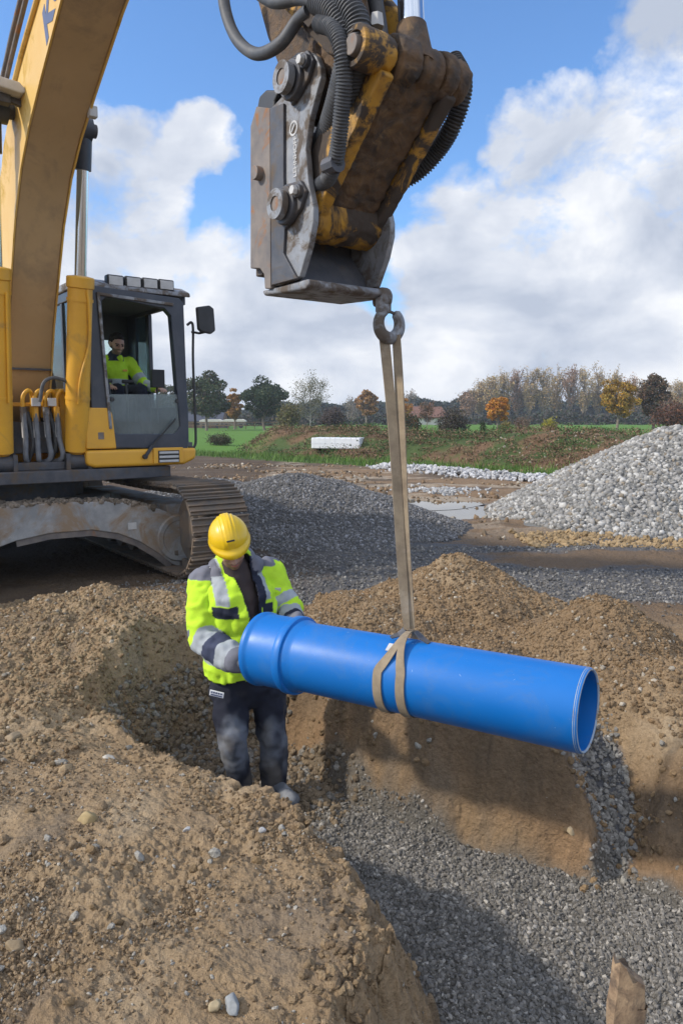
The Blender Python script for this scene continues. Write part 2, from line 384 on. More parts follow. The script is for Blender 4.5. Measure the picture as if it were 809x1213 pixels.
def soilcol(x, y):
    n1 = fbm(x*.8, y*.8, 4, 91)*.5+.5; n2 = fbm(x*3.5, y*3.5, 5, 92)*.5+.5
    c = lerp(np.broadcast_to(TAN, x.shape+(3,)), TAN2, sst(.35, .75, n1)*.8)
    c = lerp(c, np.array((.41,.32,.215)), sst(.5, .8, n2)*.6); n3 = fbm(x*1.7+4, y*1.7, 5, 93, gain=.6)*.5+.5; c = lerp(c, np.array((.17,.12,.075)), sst(.56, .72, n3)*.75)
    c = lerp(c, np.array((.2,.16,.12)), sst(.62, .8, 1-n2)*.6)
    return c
def terr_col(x, y):
    u, v = tuv(x, y); r = np.hypot(x, y); sd = poly_sd(x, y); w = fbm(x*.9, y*.9, 4, 95)
    c = soilcol(x, y)
    # far side beyond the spoil: dark crushed stone and mud
    dark = sst(5.2, 6.4, y+w*.7+.3*np.clip(x, -3, 0))*sst(3.8, 4.3, v)*sst(-1.2, -.4, x+w)
    dark = np.maximum(dark, sst(6.9, 7.8, y+w))
    g2 = fbm(x*.35+3, y*1.3, 4, 96)
    dc = lerp(np.broadcast_to(GREYD*.95, x.shape+(3,)), MUD, sst(-.08, .12, g2))
    c = lerp(c, dc, dark)
    brown = sst(9.5, 13, y+w*1.5)
    bc = lerp(np.broadcast_to(np.array((.23,.155,.095)), x.shape+(3,)), np.array((.12,.09,.065)), sst(-.1, .3, fbm(x*.3, y*1.5, 4, 97)))
    bc = lerp(bc, np.array((.36,.3,.23)), sst(.1, .35, fbm(x*.6+7, y*2.2, 4, 98))*.8)
    c = lerp(c, bc, brown)
    sx = sst(.6, .3, np.abs((y-14.4)/1.4+.1*w))*sst(.2, 1, x)*(1-sst(4.5, 6, x)); c = lerp(c, np.array((.16,.165,.17)), sx*.7)
    # under and beside the machine: its shade darkened into the soil colour
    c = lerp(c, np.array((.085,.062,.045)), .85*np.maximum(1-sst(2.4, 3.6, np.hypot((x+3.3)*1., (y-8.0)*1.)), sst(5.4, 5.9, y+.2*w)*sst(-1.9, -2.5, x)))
    # trench floor gravel, mud at the worker's end, clay walls
    inn = 1-sst(.0, .06, sd+.03*fbm(x*6, y*6, 3, 99))
    gr = lerp(np.broadcast_to(np.array((.15,.14,.125)), x.shape+(3,)), np.array((.21,.165,.115)), sst(-2.35, -2.9, u+.3*w))
    wall = (1-sst(.24, .36, sd)); wall = wall*sst(3.3, 3.4, v)
    c = lerp(c, np.array((.27,.175,.1))*(1+.25*fbm(x*2.5, y*2.5, 4, 108)[..., None]), wall*sst(-.5, .3, fbm(x*3, y*3, 3, 100)+.3))
    lay = wall*sst(.07, .16, sd+.05*fbm(x*5, y*5, 4, 109)); c = lerp(c, np.array((.175,.125,.08))*(1+.35*fbm(x*9, y*9, 4, 110)[..., None]), lay*.8)
    chute = np.exp(-(((x-1.4)/.13)**2+((y-3.75)/.36)**2)); led = sst(3.5, 3.58, v)*(1-sst(3.72, 3.95, v+.2*w))*sst(-2.4, -2.0, u)*(1-sst(-1.4, -1.2, u))
    c = lerp(c, np.array((.14,.14,.15)), np.clip(np.maximum(sst(.3, .6, chute), led), 0, 1))
    c = lerp(c, gr, inn)
    # verge, weedy bank, field
    yb = YBF(x, y); gz = sst(29.2, 30.2, yb+.8*w)
    c = lerp(c, np.array((.07,.12,.03)), gz)
    lob = sst(-5.5, -3.2, x+1.2*fbm(y*.2, x*.1, 2, 77)); b2 = sst(32.4, 33, yb+w)*(1-sst(39.5, 41, yb+w))*lob
    wc = lerp(np.broadcast_to(np.array((.16,.1,.06)), x.shape+(3,)), np.array((.07,.1,.035)), sst(-.05, .25, fbm(x*.7, y*.9, 4, 103)))
    c = lerp(c, wc, b2)
    fld = sst(41, 43, yb); c = lerp(c, np.array((.1,.2,.035)), np.maximum(fld, gz*(1-lob)*sst(33, 35, yb)))
    c = lerp(c, np.array((.09,.13,.04)), sst(150, 260, y))
    return np.clip(c, .01, .8)

def make_terrain():
    rr = [.25]; 
    while rr[-1] < 1.2: rr.append(rr[-1]*1.03)
    while rr[-1] < 60: rr.append(rr[-1]*(1.0024 if rr[-1] < 5.5 else 1.0035 if rr[-1] < 12 else 1.005))
    while rr[-1] < 1300: rr.append(rr[-1]*1.05)
    th = list(np.arange(-28, 28, .065))
    th = list(np.arange(-178, -45, 4))+list(np.arange(-45, -28, .4))+th+list(np.arange(28, 45, .4))+list(np.arange(45, 178.1, 4))
    rr = np.array(rr); th = np.radians(np.array(th)); th = np.append(th, th[0]+2*PI)
    Rg, Tg = np.meshgrid(rr, th, indexing='ij'); x = Rg*np.sin(Tg); y = Rg*np.cos(Tg)
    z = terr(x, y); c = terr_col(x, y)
    n, m = x.shape; V = np.stack([x, y, z], -1).reshape(-1, 3)
    i = np.arange(n-1)[:, None]*m+np.arange(m-1)[None, :]
    Fc = np.stack([i, i+1, i+m+1, i+m], -1).reshape(-1, 4)[:, ::-1]
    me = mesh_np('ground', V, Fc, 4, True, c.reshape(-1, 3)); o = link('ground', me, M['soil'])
    tag(o, 'churned clay and crushed stone ground of the building site with a narrow open trench', None, kind='structure')
    # patch under the viewpoint
    return o
make_terrain()

def patch(cx, cy, rad, H, res, asp=1.0, rot=0):
    """heap surface over the ground: grid disc, height H(x,y) above the ground"""
    nr = int(rad/res); na = int(2*PI*rad*.6/res); rr = np.linspace(0, 1, nr)**.8; aa = np.linspace(0, 2*PI, na, endpoint=False)
    Rg, A = np.meshgrid(rr[1:], aa, indexing='ij'); px = Rg*np.cos(A)*rad; py = Rg*np.sin(A)*rad*asp
    x = cx+px*math.cos(rot)-py*math.sin(rot); y = cy+px*math.sin(rot)+py*math.cos(rot)
    z = terr(x, y, False)+H(x, y)-.12*sst(.86, 1., Rg)
    V = np.stack([x, y, z], -1).reshape(-1, 3); n, m = x.shape
    i = np.arange(n-1)[:, None]*m; j = np.arange(m)[None, :]; j2 = (j+1) % m
    Fc = np.stack([i+j, i+m+j, i+m+j2, i+j2], -1).reshape(-1, 4)
    zc = z[0].mean(); V = np.vstack([V, [[cx, cy, zc]]]); k = len(V)-1
    Fc = np.vstack([Fc, np.stack([np.full(m//2, k), 2*np.arange(m//2), (2*np.arange(m//2)+1) % m, (2*np.arange(m//2)+2) % m], -1)])
    return V, Fc
def cone(x, y, px, py, h, r, seed, sharp=1.0, ax=1., rot=0.):
    dx = x-px; dy = y-py; c, s = math.cos(rot), math.sin(rot); a = (dx*c+dy*s)/ax; b = -dx*s+dy*c
    d = np.sqrt(a*a+b*b+.0025*r*r)*(1+.12*fbm(x*1.7/r, y*1.7/r, 3, seed))
    return h*np.maximum(-.3, 1-(d/r)**sharp)
def trmask(x, y, a=.22, b=.75):
    return sst(a, b, poly_sd(x, y))
def rough_soil(x, y, seed, a=1.):
    return a*(.085*fbm(x*3., y*3., 6, seed, gain=.62)+clods(x, y, .09, seed+1, .15)+clods(x, y, .035, seed+2, .35)+.012*fbm(x*22, y*22, 4, seed+4))
# --- spoil heaps
def heap(name, label, cx, cy, rad, Hf, res=.011, col=None, asp=1., rot=0., nst=0, ssz=(.01,.035), bias=.0, cat='soil heap'):
    V, Fc = patch(cx, cy, rad, Hf, res, asp, rot)
    c = (soilcol if col is None else col)(V[:, 0], V[:, 1])
    return V, Fc, c
ICO = None
def ico(sub):
    import bmesh
    bm = bmesh.new(); bmesh.ops.create_icosphere(bm, subdivisions=sub, radius=1); bm.verts.ensure_lookup_table()
    v = np.array([q.co[:] for q in bm.verts]); f = np.array([[w.index for w in q.verts] for q in bm.faces]); bm.free(); return v, f
I1, I2, I3 = ico(1), ico(2), ico(3)
def rotm(n):
    q = rng.normal(size=(n, 4)); q /= np.linalg.norm(q, axis=1)[:, None]; w, x, y, z = q.T
    return np.stack([1-2*(y*y+z*z), 2*(x*y-z*w), 2*(x*z+y*w), 2*(x*y+z*w), 1-2*(x*x+z*z), 2*(y*z-x*w), 2*(x*z-y*w), 2*(y*z+x*w), 1-2*(x*x+y*y)], -1).reshape(n, 3, 3)
def stones(P, S, Cc, base=I1, flat=.6, jit=.28, variants=12):
    """P (n,3) centres, S (n) radii, Cc (n,3) colours -> V,F,C of that many broken stones"""
    bv, bf = base; n = len(P); nv = len(bv)
    var = bv[None]*(1+rng.uniform(-jit, jit, (variants, nv, 1)))+rng.normal(0, jit*.3, (variants, nv, 3))
    which = rng.integers(0, variants, n); sc = np.stack([rng.uniform(.8, 1.25, n), rng.uniform(.65, 1.05, n), rng.uniform(flat*.7, flat*1.35, n)], -1)
    v = var[which]*sc[:, None, :]; v = np.einsum('nij,nkj->nki', rotm(n), v)
    v = v*S[:, None, None]+P[:, None, :]
    f = bf[None]+(np.arange(n)*nv)[:, None, None]
    c = np.repeat(Cc[:, None, :], nv, 1)
    return v.reshape(-1, 3), f.reshape(-1, 3), c.reshape(-1, 3)
def tri(Fc):
    if Fc.shape[1] == 3: return Fc
    return np.vstack([Fc[:, [0, 1, 2]], Fc[:, [0, 2, 3]]])
def join(parts):
    V = []; Fs = []; Cs = []; b = 0
    for v, f, c in parts: V.append(v); Fs.append(tri(f)+b); Cs.append(c); b += len(v)
    return np.vstack(V), np.vstack(Fs), np.vstack(Cs)
def scat(n, x0, x1, y0, y1, keep):
    x = rng.uniform(x0, x1, n); y = rng.uniform(y0, y1, n); m = keep(x, y) > rng.uniform(0, 1, n); return x[m], y[m]
def psize(n, a, b, p=2.2): return a+(b-a)*rng.uniform(0, 1, n)**p
def vary(base, n, amt=.25, alts=()):
    c = np.tile(np.array(base, float), (n, 1)); q = rng.uniform(0, 1, n)
    for k, (a, fr) in enumerate(alts):
        m = q < fr; c[m] = a; q = np.where(m, 9, q-fr)
    return np.clip(c*(1+rng.uniform(-amt, amt, (n, 1))), .01, .9)

HEAPS = {}
def reg_heap(name, label, cx, cy, rad, Hf, nst, ssz, stone_cols, res=.012, colf=None, asp=1., cat='soil heap', base=I1, flat=.75, off=0., alts=(), group=None, smooth=True, pw=3.2, mt='soil'):
    V, Fc = patch(cx, cy, rad, Hf, res, asp)
    c = (colf or soilcol)(V[:, 0], V[:, 1])
    parts = [(V, Fc, c)]
    a = rng.uniform(0, 2*PI, nst); q = np.sqrt(rng.uniform(0, .93, nst)); x = cx+q*np.cos(a)*rad; y = cy+q*np.sin(a)*rad*asp
    hh = Hf(x, y); S = psize(nst, *ssz, pw); z = terr(x, y, False)+hh+off*S; ok = hh > .015; x, y, z, S = x[ok], y[ok], z[ok], S[ok]
    parts.append(stones(np.stack([x, y, z], -1), S, vary(stone_cols, len(x), .25, alts), base, flat))
    V, Fc, C = join(parts); me = mesh_np(name, V, Fc, 3, smooth, C)
    if smooth:
        sm = np.ones(len(Fc), bool); 
        me.polygons.foreach_set('use_smooth', sm)
    o = link(name, me, M[mt]); tag(o, label, cat, group); return o
SOILC = (.27,.19,.115); SA = (((.42,.37,.3), .05), ((.26,.175,.1), .25))
def H1(x, y): 
    m = trmask(x, y, .12, .5)
    h = np.maximum(cone(x, y, .98, 6.3, .5, .98, 201, .95, 1.0), cone(x, y, .35, 5.9, .2, 1.0, 202, 1.2)); return (h+rough_soil(x, y, 210))*m-.06*(1-m)
def H2(x, y):
    m = trmask(x, y, .15, .55)
    h = np.maximum(cone(x, y, 1.8, 5.05, .43, .74, 203, .95, 1.0), cone(x, y, .9, 4.85, .1, .8, 206, 1.2)); return (h+rough_soil(x, y, 220))*m-.06*(1-m)
def H3(x, y):
    m = trmask(x, y, .1, .6)
    h = np.maximum(cone(x, y, 2.05, 4.2, .22, .75, 204, 1.1, 1.2, -.4), cone(x, y, 3.0, 3.5, .3, 1.3, 205, 1.2)); return (h+rough_soil(x, y, 230, 1.3))*m-.06*(1-m)
def H4(x, y):
    q_ = poly_sd(x+.06*fbm(x*5, y*5, 3, 251), y+.06*fbm(x*5+7, y*5, 3, 252)); m = sst(.2, .38, q_)
    h = np.maximum.reduce([cone(x, y, -1.88, 5.75, .33, .95, 207, 1.0, 1.0), cone(x, y, -1.5, 4.9, .32, .85, 208, .95), cone(x, y, -1.3, 5.4, .34, .75, 212, .95), cone(x, y, -1.9, 4.9, .24, 1.5, 213, .8), cone(x, y, -2.3, 5.2, .2, 1.3, 214, .8), cone(x, y, -1.45, 4.4, .17, .8, 215, .8)]); h = np.maximum(h, cone(x, y, -1.2, 5.95, .16, .7, 209, 1.2))
    return (h+rough_soil(x, y, 240, 1.1))*m-.06*(1-m)
reg_heap('soil_heap', 'pointed brown soil heap directly behind the hanging strap and the middle of the pipe', .9, 6.1, 1.6, H1, 40000, (.0025,.02), SOILC, alts=SA)
reg_heap('soil_heap', 'low rounded brown soil heap behind the open right end of the blue pipe', 1.6, 4.95, 1.15, H2, 30000, (.0025,.017), SOILC, alts=SA, res=.011)
reg_heap('soil_heap', 'stony soil heap at the right edge of the picture beside the trench', 2.5, 4.0, 1.75, H3, 44000, (.0025,.022), SOILC, alts=SA, res=.011)
reg_heap('soil_heap', 'pale brown spoil heap between the excavator tracks and the worker', -1.85, 5.05, 1.95, H4, 52000, (.0025,.02), (.31,.23,.14), alts=SA, res=.011)
# --- crushed stone piles
def HD(x, y):
    h = np.maximum(cone(x, y, -.75, 11.6, .8, 2.7, 301, 1.12), cone(x, y, -2.2, 12.6, .62, 2.2, 302, 1.2)); return h+.02*fbm(x*6, y*6, 3, 303)
reg_heap('gravel_pile', 'dark grey pile of fine crushed stone behind the worker in the yellow helmet', -1.3, 11.9, 3.9, HD, 60000, (.01,.03), (.125,.122,.12), res=.04, colf=lambda x, y: np.tile((.065,.065,.067), (len(x), 1)), cat='gravel pile', base=I1, flat=.7, alts=(((.22,.22,.23), .25),), pw=1.5, mt='stone')
def HL(x, y):
    h = np.maximum(cone(x, y, 5.85, 13.0, 1.6, 3.35, 304, 1.0), cone(x, y, 8.2, 12.8, 1.5, 3.8, 305, 1.0)); return h+.03*fbm(x*4, y*4, 3, 306)
reg_heap('gravel_pile', 'tall pale grey pile of coarse crushed stone at the right edge', 6.4, 13.0, 5.2, HL, 60000, (.014,.065), (.26,.252,.24), res=.05, colf=lambda x, y: np.tile((.14,.14,.135), (len(x), 1)), cat='gravel pile', base=I1, flat=.6, alts=(((.4,.39,.37), .28), ((.2,.195,.185), .2), ((.26,.22,.17), .06)), pw=2.4, mt='stone')

def stuff(name, label, parts, mt='stone', smooth=False, kind='stuff'):
    V, Fc, C = join(parts); me = mesh_np(name, V, Fc, 3, smooth, C); o = link(name, me, M[mt]); tag(o, label, None, kind=kind); return o
def on(x, y, S, off=.2): return np.stack([x, y, terr(x, y)+S*off], -1)
# trench gravel
x, y = scat(190000, -.8, 2.4, 1.7, 4.6, lambda x, y: np.where(poly_sd(x, y) < .03, 1, 0)*sst(-2.95, -2.3, tuv(x, y)[0]+.35*fbm(x*2, y*2, 3, 400))*(.45+.55*sst(-.3, .3, fbm(x*3, y*3, 3, 401))))
S = psize(len(x), .003, .0145, 2.2); p1 = stones(on(x, y, S), S, vary((.18,.168,.152), len(x), .25, (((.31,.29,.26), .12), ((.14,.13,.115), .3))), I1, .65)
x, y = scat(26000, .2, 1.75, 3.1, 5.0, lambda x, y: np.maximum(sst(.3, .6, np.exp(-(((x-1.4)/.13)**2+((y-3.75)/.36)**2))), sst(3.5, 3.58, tuv(x, y)[1])*(1-sst(3.7, 3.95, tuv(x, y)[1]))*sst(-2.4, -2., tuv(x, y)[0])*(1-sst(-1.4, -1.25, tuv(x, y)[0]))))
S = psize(len(x), .006, .02, 1.8); p2 = stones(on(x, y, S, .35), S, vary((.2,.19,.175), len(x), .3, (((.3,.29,.27), .15),)), I1, .65)
stuff('gravel', 'dark grey crushed stone spread over the trench floor and spilling down its side', [p1, p2])
# rubble at the worker's end
x, y = scat(22000, -1.5, .3, 3.6, 5.6, lambda x, y: np.where((poly_sd(x, y) < np.where(tuv(x, y)[0] < -3.3, .3, .04)) & (tuv(x, y)[1] > 2.2), 1, 0)*sst(-2.3, -3.1, tuv(x, y)[0]))
S = psize(len(x), .005, .028, 2.4); p1 = stones(on(x, y, S, .3), S, vary((.24,.185,.125), len(x), .25, (((.27,.25,.22), .25),)), I2, .75, .15)
# clods and pebbles on the near bank
def kb(x, y): return np.where((poly_sd(x, y) > .2) & (tuv(x, y)[1] < 3), 1, 0)*sst(-.1, .45, fbm(x*1.3, y*1.3, 4, 71)+.25*fbm(x*5, y*5, 3, 402))
x, y = scat(330000, -2.6, .6, 1.3, 5.0, lambda x, y: np.clip(kb(x, y)*sst(-.2, .25, fbm(x*4, y*4, 3, 410))+.22*(poly_sd(x, y) > .15)*(tuv(x, y)[1] < 3)*sst(-.3, .4, fbm(x*9, y*9, 3, 414)), 0, 1)*np.clip(3.2/(y+.6), .25, 1))
S = psize(len(x), .0015, .0095, 3.); p2 = stones(on(x, y, S, .3), S, vary((.33,.24,.15), len(x), .25, (((.42,.39,.34), .12), ((.22,.155,.095), .3))), I1, .65)
x, y = scat(2600, -2.6, .6, 1.3, 5.0, lambda x, y: kb(x, y)*.7+.03*(poly_sd(x, y) > .15)*(tuv(x, y)[1] < 3))
S = psize(len(x), .007, .026, 3.5); p3 = stones(on(x, y, S, .25), S, vary((.33,.24,.15), len(x), .2, (((.38,.36,.32), .2), ((.26,.18,.1), .25))), I2, .7, .14)
# clods along the lip
x, y = scat(30000, -2.2, .9, 1.4, 5.2, lambda x, y: np.exp(-((poly_sd(x, y)-.33)/.07)**2)*(tuv(x, y)[1] < 3))
S = psize(len(x), .002, .015, 2.5); p4 = stones(on(x, y, S, .3), S, vary((.33,.24,.145), len(x), .2, (((.24,.17,.1), .3),)), I1, .75)
x, y = scat(42000, -.6, 2.4, 2.8, 5.4, lambda x, y: np.exp(-((poly_sd(x, y)-.16)/.14)**2)*(tuv(x, y)[1] > 3.2)*sst(-.25, .4, fbm(x*4, y*4, 3, 413))*.7)
S = psize(len(x), .002, .024, 4); p5 = stones(on(x, y, S, .2), S, vary((.27,.185,.105), len(x), .25, (((.36,.34,.3), .12),)), I2, .75, .2)
x, y = scat(9000, -.5, .5, 1.2, 3.0, lambda x, y: (poly_sd(x, y) > .0)*(poly_sd(x, y) < .45)*sst(-.2, .3, fbm(x*5, y*5, 3, 412))*.9)
S = psize(len(x), .002, .02, 3.2); p6 = stones(on(x, y, S, .15), S, vary((.31,.22,.13), len(x), .2, (((.22,.155,.095), .3),)), I2, .75, .2)
stuff('soil_clods', 'loose clods and pebbles of pale brown clay lying on the trench banks', [p1, p2, p3, p4, p5, p6], 'soil')
# crushed stone and mud lumps over the middle ground
x, y = scat(110000, -2.4, 7.5, 5.6, 11.5, lambda x, y: sst(5.4, 6.6, y)*sst(.0, .2, .04-fbm(x*.35+3, y*1.3, 4, 96)+.25*fbm(x*2, y*2, 3, 405))*sst(-2.4, -1, x)*(1.15-y/14))
S = psize(len(x), .005, .022, 2.2); p1 = stones(on(x, y, S, .3), S, vary((.14,.134,.128), len(x), .3, (((.25,.24,.225), .2),)), I1, .65)
x, y = scat(16000, -6, 9, 10, 27, lambda x, y: sst(-.1, .3, fbm(x*.5, y*1.1, 4, 406)))
S = psize(len(x), .015, .07, 2.6); p2 = stones(on(x, y, S, .2), S, vary((.22,.15,.09), len(x), .3, (((.36,.32,.26), .2), ((.12,.09,.06), .25))), I1, .7)
x, y = scat(5000, 2.4, 8, 9.2, 12, lambda x, y: sst(10.6, 10.2, y+.1*x+.4*fbm(x, y, 3, 407)-.35)); 
S = psize(len(x), .015, .06, 2.6); p3 = stones(on(x, y, S, .2), S, vary((.28,.2,.11), len(x), .3), I2, .7)
stuff('rubble', 'dark crushed stone and mud lumps strewn over the muddy ground beyond the trench', [p1, p2, p3])
# pale stone windrow along the verge
def kw(x, y): return np.exp(-((YBF(x, y)-28.2-.3*np.sin(x))/.6)**2)*sst(.8, 1.6, x)*(1-sst(6.2, 7.4, x))
x, y = scat(26000, .5, 8, 16, 27.5, kw)
S = psize(len(x), .03, .085, 1.4); P = on(x, y, S, .3); P[:, 2] += .16*kw(x, y)*rng.uniform(.2, 1, len(x))
x2, y2 = scat(2600, .3, 3.6, 15, 18.5, lambda x, y: np.exp(-((x-2.3)/.7)**2-((y-16.6)/.5)**2)); S2 = psize(len(x2), .02, .07, 1.5); P2 = on(x2, y2, S2, .3)
stuff('stone_windrow', 'pale grey crushed stone dumped in a long low strip below the grass verge', [stones(P, S, vary((.42,.42,.43), len(x), .25), I1, .65), stones(P2, S2, vary((.38,.38,.38), len(x2), .25), I1, .65)])
# puddles
def puddle(label, cx, cy, rx, ry, z):
    a = np.linspace(0, 2*PI, 48, endpoint=False); V = [(cx, cy, z)]+[(cx+rx*math.cos(t)*(1+.1*math.sin(3*t)), cy+ry*math.sin(t)*(1+.1*math.cos(2*t)), z) for t in a]
    me = D.meshes.new('puddle'); me.from_pydata(V, [], [(0, i+1, (i+1) % 48+1) for i in range(48)]); o = link('puddle', me, M['water']); tag(o, label, None, kind='structure')
# rocks that stand out
def rock(px, py, w, colr, label, flat=.75, z=None, mt='stone'):
    p = atz(px, py, .08 if z is None else z)
    for _ in range(6):
        zz = float(terr(np.array([p.x]), np.array([p.y]), False)[0]); p = atz(px, py, zz)
    d = p.y*math.cos(PITCH)-(p.z-CAMZ)*math.sin(PITCH); r = w/2/F*d
    bv, bf = I3; v = bv.copy(); sd = rng.integers(0, 999)
    k = 1+.3*fbm(v[:, 0]*1.3+sd, v[:, 1]*1.3, 3, 5, v[:, 2]*1.3)+.1*fbm(v[:, 0]*4, v[:, 1]*4+sd, 3, 6, v[:, 2]*4)
    q = rotm(1)[0]; dirs = rotm(3).reshape(-1, 3)
    v = v*k[:, None]
    dirs = rng.normal(size=(11, 3)); dirs /= np.linalg.norm(dirs, axis=1)[:, None]
    for dd in dirs:
        t = v@dd; v = v-np.maximum(0, t-.58)[:, None]*dd[None]
    v = v*(1+.07*fbm(v[:, 0]*6+sd, v[:, 1]*6, 3, 8, v[:, 2]*6))[:, None]
    v = v*np.array((1, .8, flat)); v = v*r
    a = rng.uniform(0, 6); c, s = math.cos(a), math.sin(a); v[:, :2] = v[:, :2]@np.array([[c, -s], [s, c]])
    o = link('rock', mesh_np('rock', v, bf, 3, True, np.tile(colr, (len(v), 1))), M[mt]); o.location = (p.x, p.y, p.z+r*flat*.12); tag(o, label, 'rock', 'larger rocks lying on the near bank')
rock(106, 972, 34, (.33,.25,.13), 'blocky yellowish rock in the middle of the left bank', .7)
rock(16, 874, 34, (.27,.21,.14), 'rounded brownish rock at the left edge, largest of the upper stones', .45)
rock(56, 888, 18, (.34,.24,.14), 'small tan rock just right of the rounded brownish rock at the left edge')
rock(80, 912, 24, (.34,.25,.15), 'tan rock above the blocky yellowish rock')
rock(128, 898, 22, (.42,.39,.34), 'flat whitish stone on the smooth clay slope left of the worker', .35)
rock(222, 983, 12, (.4,.4,.4), 'small white angular stone on bare clay below the worker')
rock(276, 1192, 32, (.26,.27,.275), 'smooth blue grey stone at the bottom edge', .6)
rock(256, 1192, 24, (.36,.29,.18), 'round tan pebble touching the blue grey stone at the bottom edge')
rock(20, 1125, 30, (.24,.18,.11), 'dull brown rock in the hollow at the lower left edge', .7)
rock(310, 985, 12, (.42,.42,.42), 'small white stone near the lip of the trench')
rock(690, 765, 14, (.34,.3,.24), 'pale stone on the heap behind the open pipe end', .7, .3)
rock(675, 985, 14, (.3,.23,.14), 'yellowish stone stuck at the corner of the trench wall', .8, -.3)
# ------------------------------------------------------------------ excavator (local axes: x forward, y towards the cab side, z up)
CX, CY = -3.7, 8.3; RZ = math.atan2(-.8, .6)
def loc(px, py, s):
    """excavator coordinates (x,z) of photo pixel on the machine plane y=s"""
    r = at(px, py, 1.0)-Vector((0, 0, CAMZ)); k = (s+CX*.8+CY*.6)/(r.x*.8+r.y*.6)
    X, Y, Z = k*r.x, k*r.y, CAMZ+k*r.z; return ((X-CX)*.6-(Y-CY)*.8, Z)
def loct(px, py, t):
    r = at(px, py, 1.0)-Vector((0, 0, CAMZ)); k = (t+CX*.6-CY*.8)/(r.x*.6-r.y*.8)
    X, Y, Z = k*r.x, k*r.y, CAMZ+k*r.z; return ((X-CX)*.8+(Y-CY)*.6, Z)
EX = empty('excavator', (CX, CY, 0), RZ)
tag(EX, 'large yellow tracked excavator with a raised boom carrying the blue pipe on a strap', 'excavator')
def part(n, mb, m, p=EX, **k): return mb.build(n, M[m], p, **k)

# undercarriage
def track(y0, y1):
    T = empty('track', parent=EX); yc = (y0+y1)/2
    hl, r0 = 1.78, .47; z0 = .5
    def loop(d, rr):
        Ls = 2*hl; La = PI*rr; tot = 2*Ls+2*La; d %= tot
        if d < Ls: return (-hl+d, z0+rr, 0)
        d -= Ls
        if d < La: a = d/rr; return (hl+math.sin(a)*rr, z0+math.cos(a)*rr, a)
        d -= La
        if d < Ls: return (hl-d, z0-rr, PI)
        d -= Ls; a = PI+d/rr; return (-hl+math.sin(a)*rr, z0+math.cos(a)*rr, a)
    tot = 4*hl+2*PI*.45; n = 50; sh = MB(); ch = MB()
    for i in range(n):
        x, z, a = loop(tot*i/n, .45); tx, tz = math.cos(a), -math.sin(a); nx, nz = math.sin(a), math.cos(a)
        sag = -.03*math.cos(x/hl*PI/2) if a == 0 else 0
        c = Vector((x, yc, z+sag)); T_ = Vector((tx, 0, tz)); N = Vector((nx, 0, nz))
        sh.obox(c, T_*.088, Vector((0, (y1-y0)/2, 0)), N*.012)
        for q, hgt in ((-.075, .032), (-.01, .026), (.055, .026)): sh.obox(c+T_*q+N*(.012+hgt/2), T_*.008, Vector((0, (y1-y0)/2*.99, 0)), N*hgt/2)
        for yy in (-.085, .085): ch.obox(c+Vector((0, yy, 0))-N*.055, T_*.07, Vector((0, .022, 0)), N*.043)
    sh.build('track_shoes', M['track'], T, bevel=.003, seg=1); ch.build('track_chain', M['track'], T)
    fr = MB(); fr.prism([(-1.6,.33),(1.3,.33),(1.45,.45),(1.3,.72),(-1.4,.72),(-1.6,.5)], y0+.14, y1-.14); fr.build('track_frame', M['chassis'], T, bevel=.015)
    for x, nm in ((hl, 'idler_wheel'), (-hl, 'drive_sprocket')):
        w = MB(); w.cyl((x, yc-.1, z0), (x, yc+.1, z0), .37, 40); w.cyl((x, yc-.16, z0), (x, yc+.16, z0), .2, 32); w.build(nm, M['track'], T, bevel=.01)
    for i in range(8):
        x = -1.35+i*.385; w = MB(); w.cyl((x, yc-.13, .19), (x, yc+.13, .19), .1, 20); w.cyl((x, yc-.17, .19), (x, yc-.13, .19), .13, 20); w.cyl((x, yc+.13, .19), (x, yc+.17, .19), .13, 20); w.build('track_roller', M['track'], T)
    return T
track(1.12, 1.76); track(-1.76, -1.12)
# cross frame: arched front beam ending in the round track end covers
fx = 1.45
top = [loct(*q, fx) for q in ((-95,618),(0,601),(60,596),(130,594),(160,597),(190,603),(212,612),(228,626))]
bot = [loct(*q, fx) for q in ((236,650),(230,668),(218,674),(205,668),(188,655),(165,641),(140,632),(110,628),(60,632),(20,641),(-10,652),(-60,690),(-95,720))]
b = MB(); b.prism(top+bot, fx-.22, fx, 'x'); 
part('cross_frame', b, 'chassis', bevel=.012)
b = MB(); rim = bot[3:10]
for p, q in zip(rim, rim[1:]): b.bar((fx-.03, p[0], p[1]), (fx-.03, q[0], q[1]), .12, .025, (1,0,0))
part('frame_lip', b, 'steel_rust')
dc = loct(214, 637, fx+.02); b = MB(); b.lathe((fx-.1, dc[0], dc[1]), (fx+.2, dc[0], dc[1]), [(0,.26),(.1,.26),(.125,.245),(.125,.2),(.118,.19),(.118,.0)], 40); part('track_end_cover', b, 'chassis', smooth=True)
pl = loct(157, 623, fx); b = MB(); b.box(fx, fx+.006, pl[0]-.045, pl[0]+.045, pl[1]-.035, pl[1]+.035); part('rating_plate', b, 'grey_light')
b = MB(); b.prism([(.9*math.cos(a)*1.25, .9*math.sin(a)*1.15) for a in np.linspace(0, 2*PI, 10, endpoint=False)], .55, .8, 'z'); part('centre_frame', b, 'chassis', bevel=.02)
b = MB(); b.cyl((0,0,.78), (0,0,1.02), .75, 48); b.cyl((0,0,.95), (0,0,1.0), .82, 48); part('slew_ring', b, 'steel_dark', smooth=True)
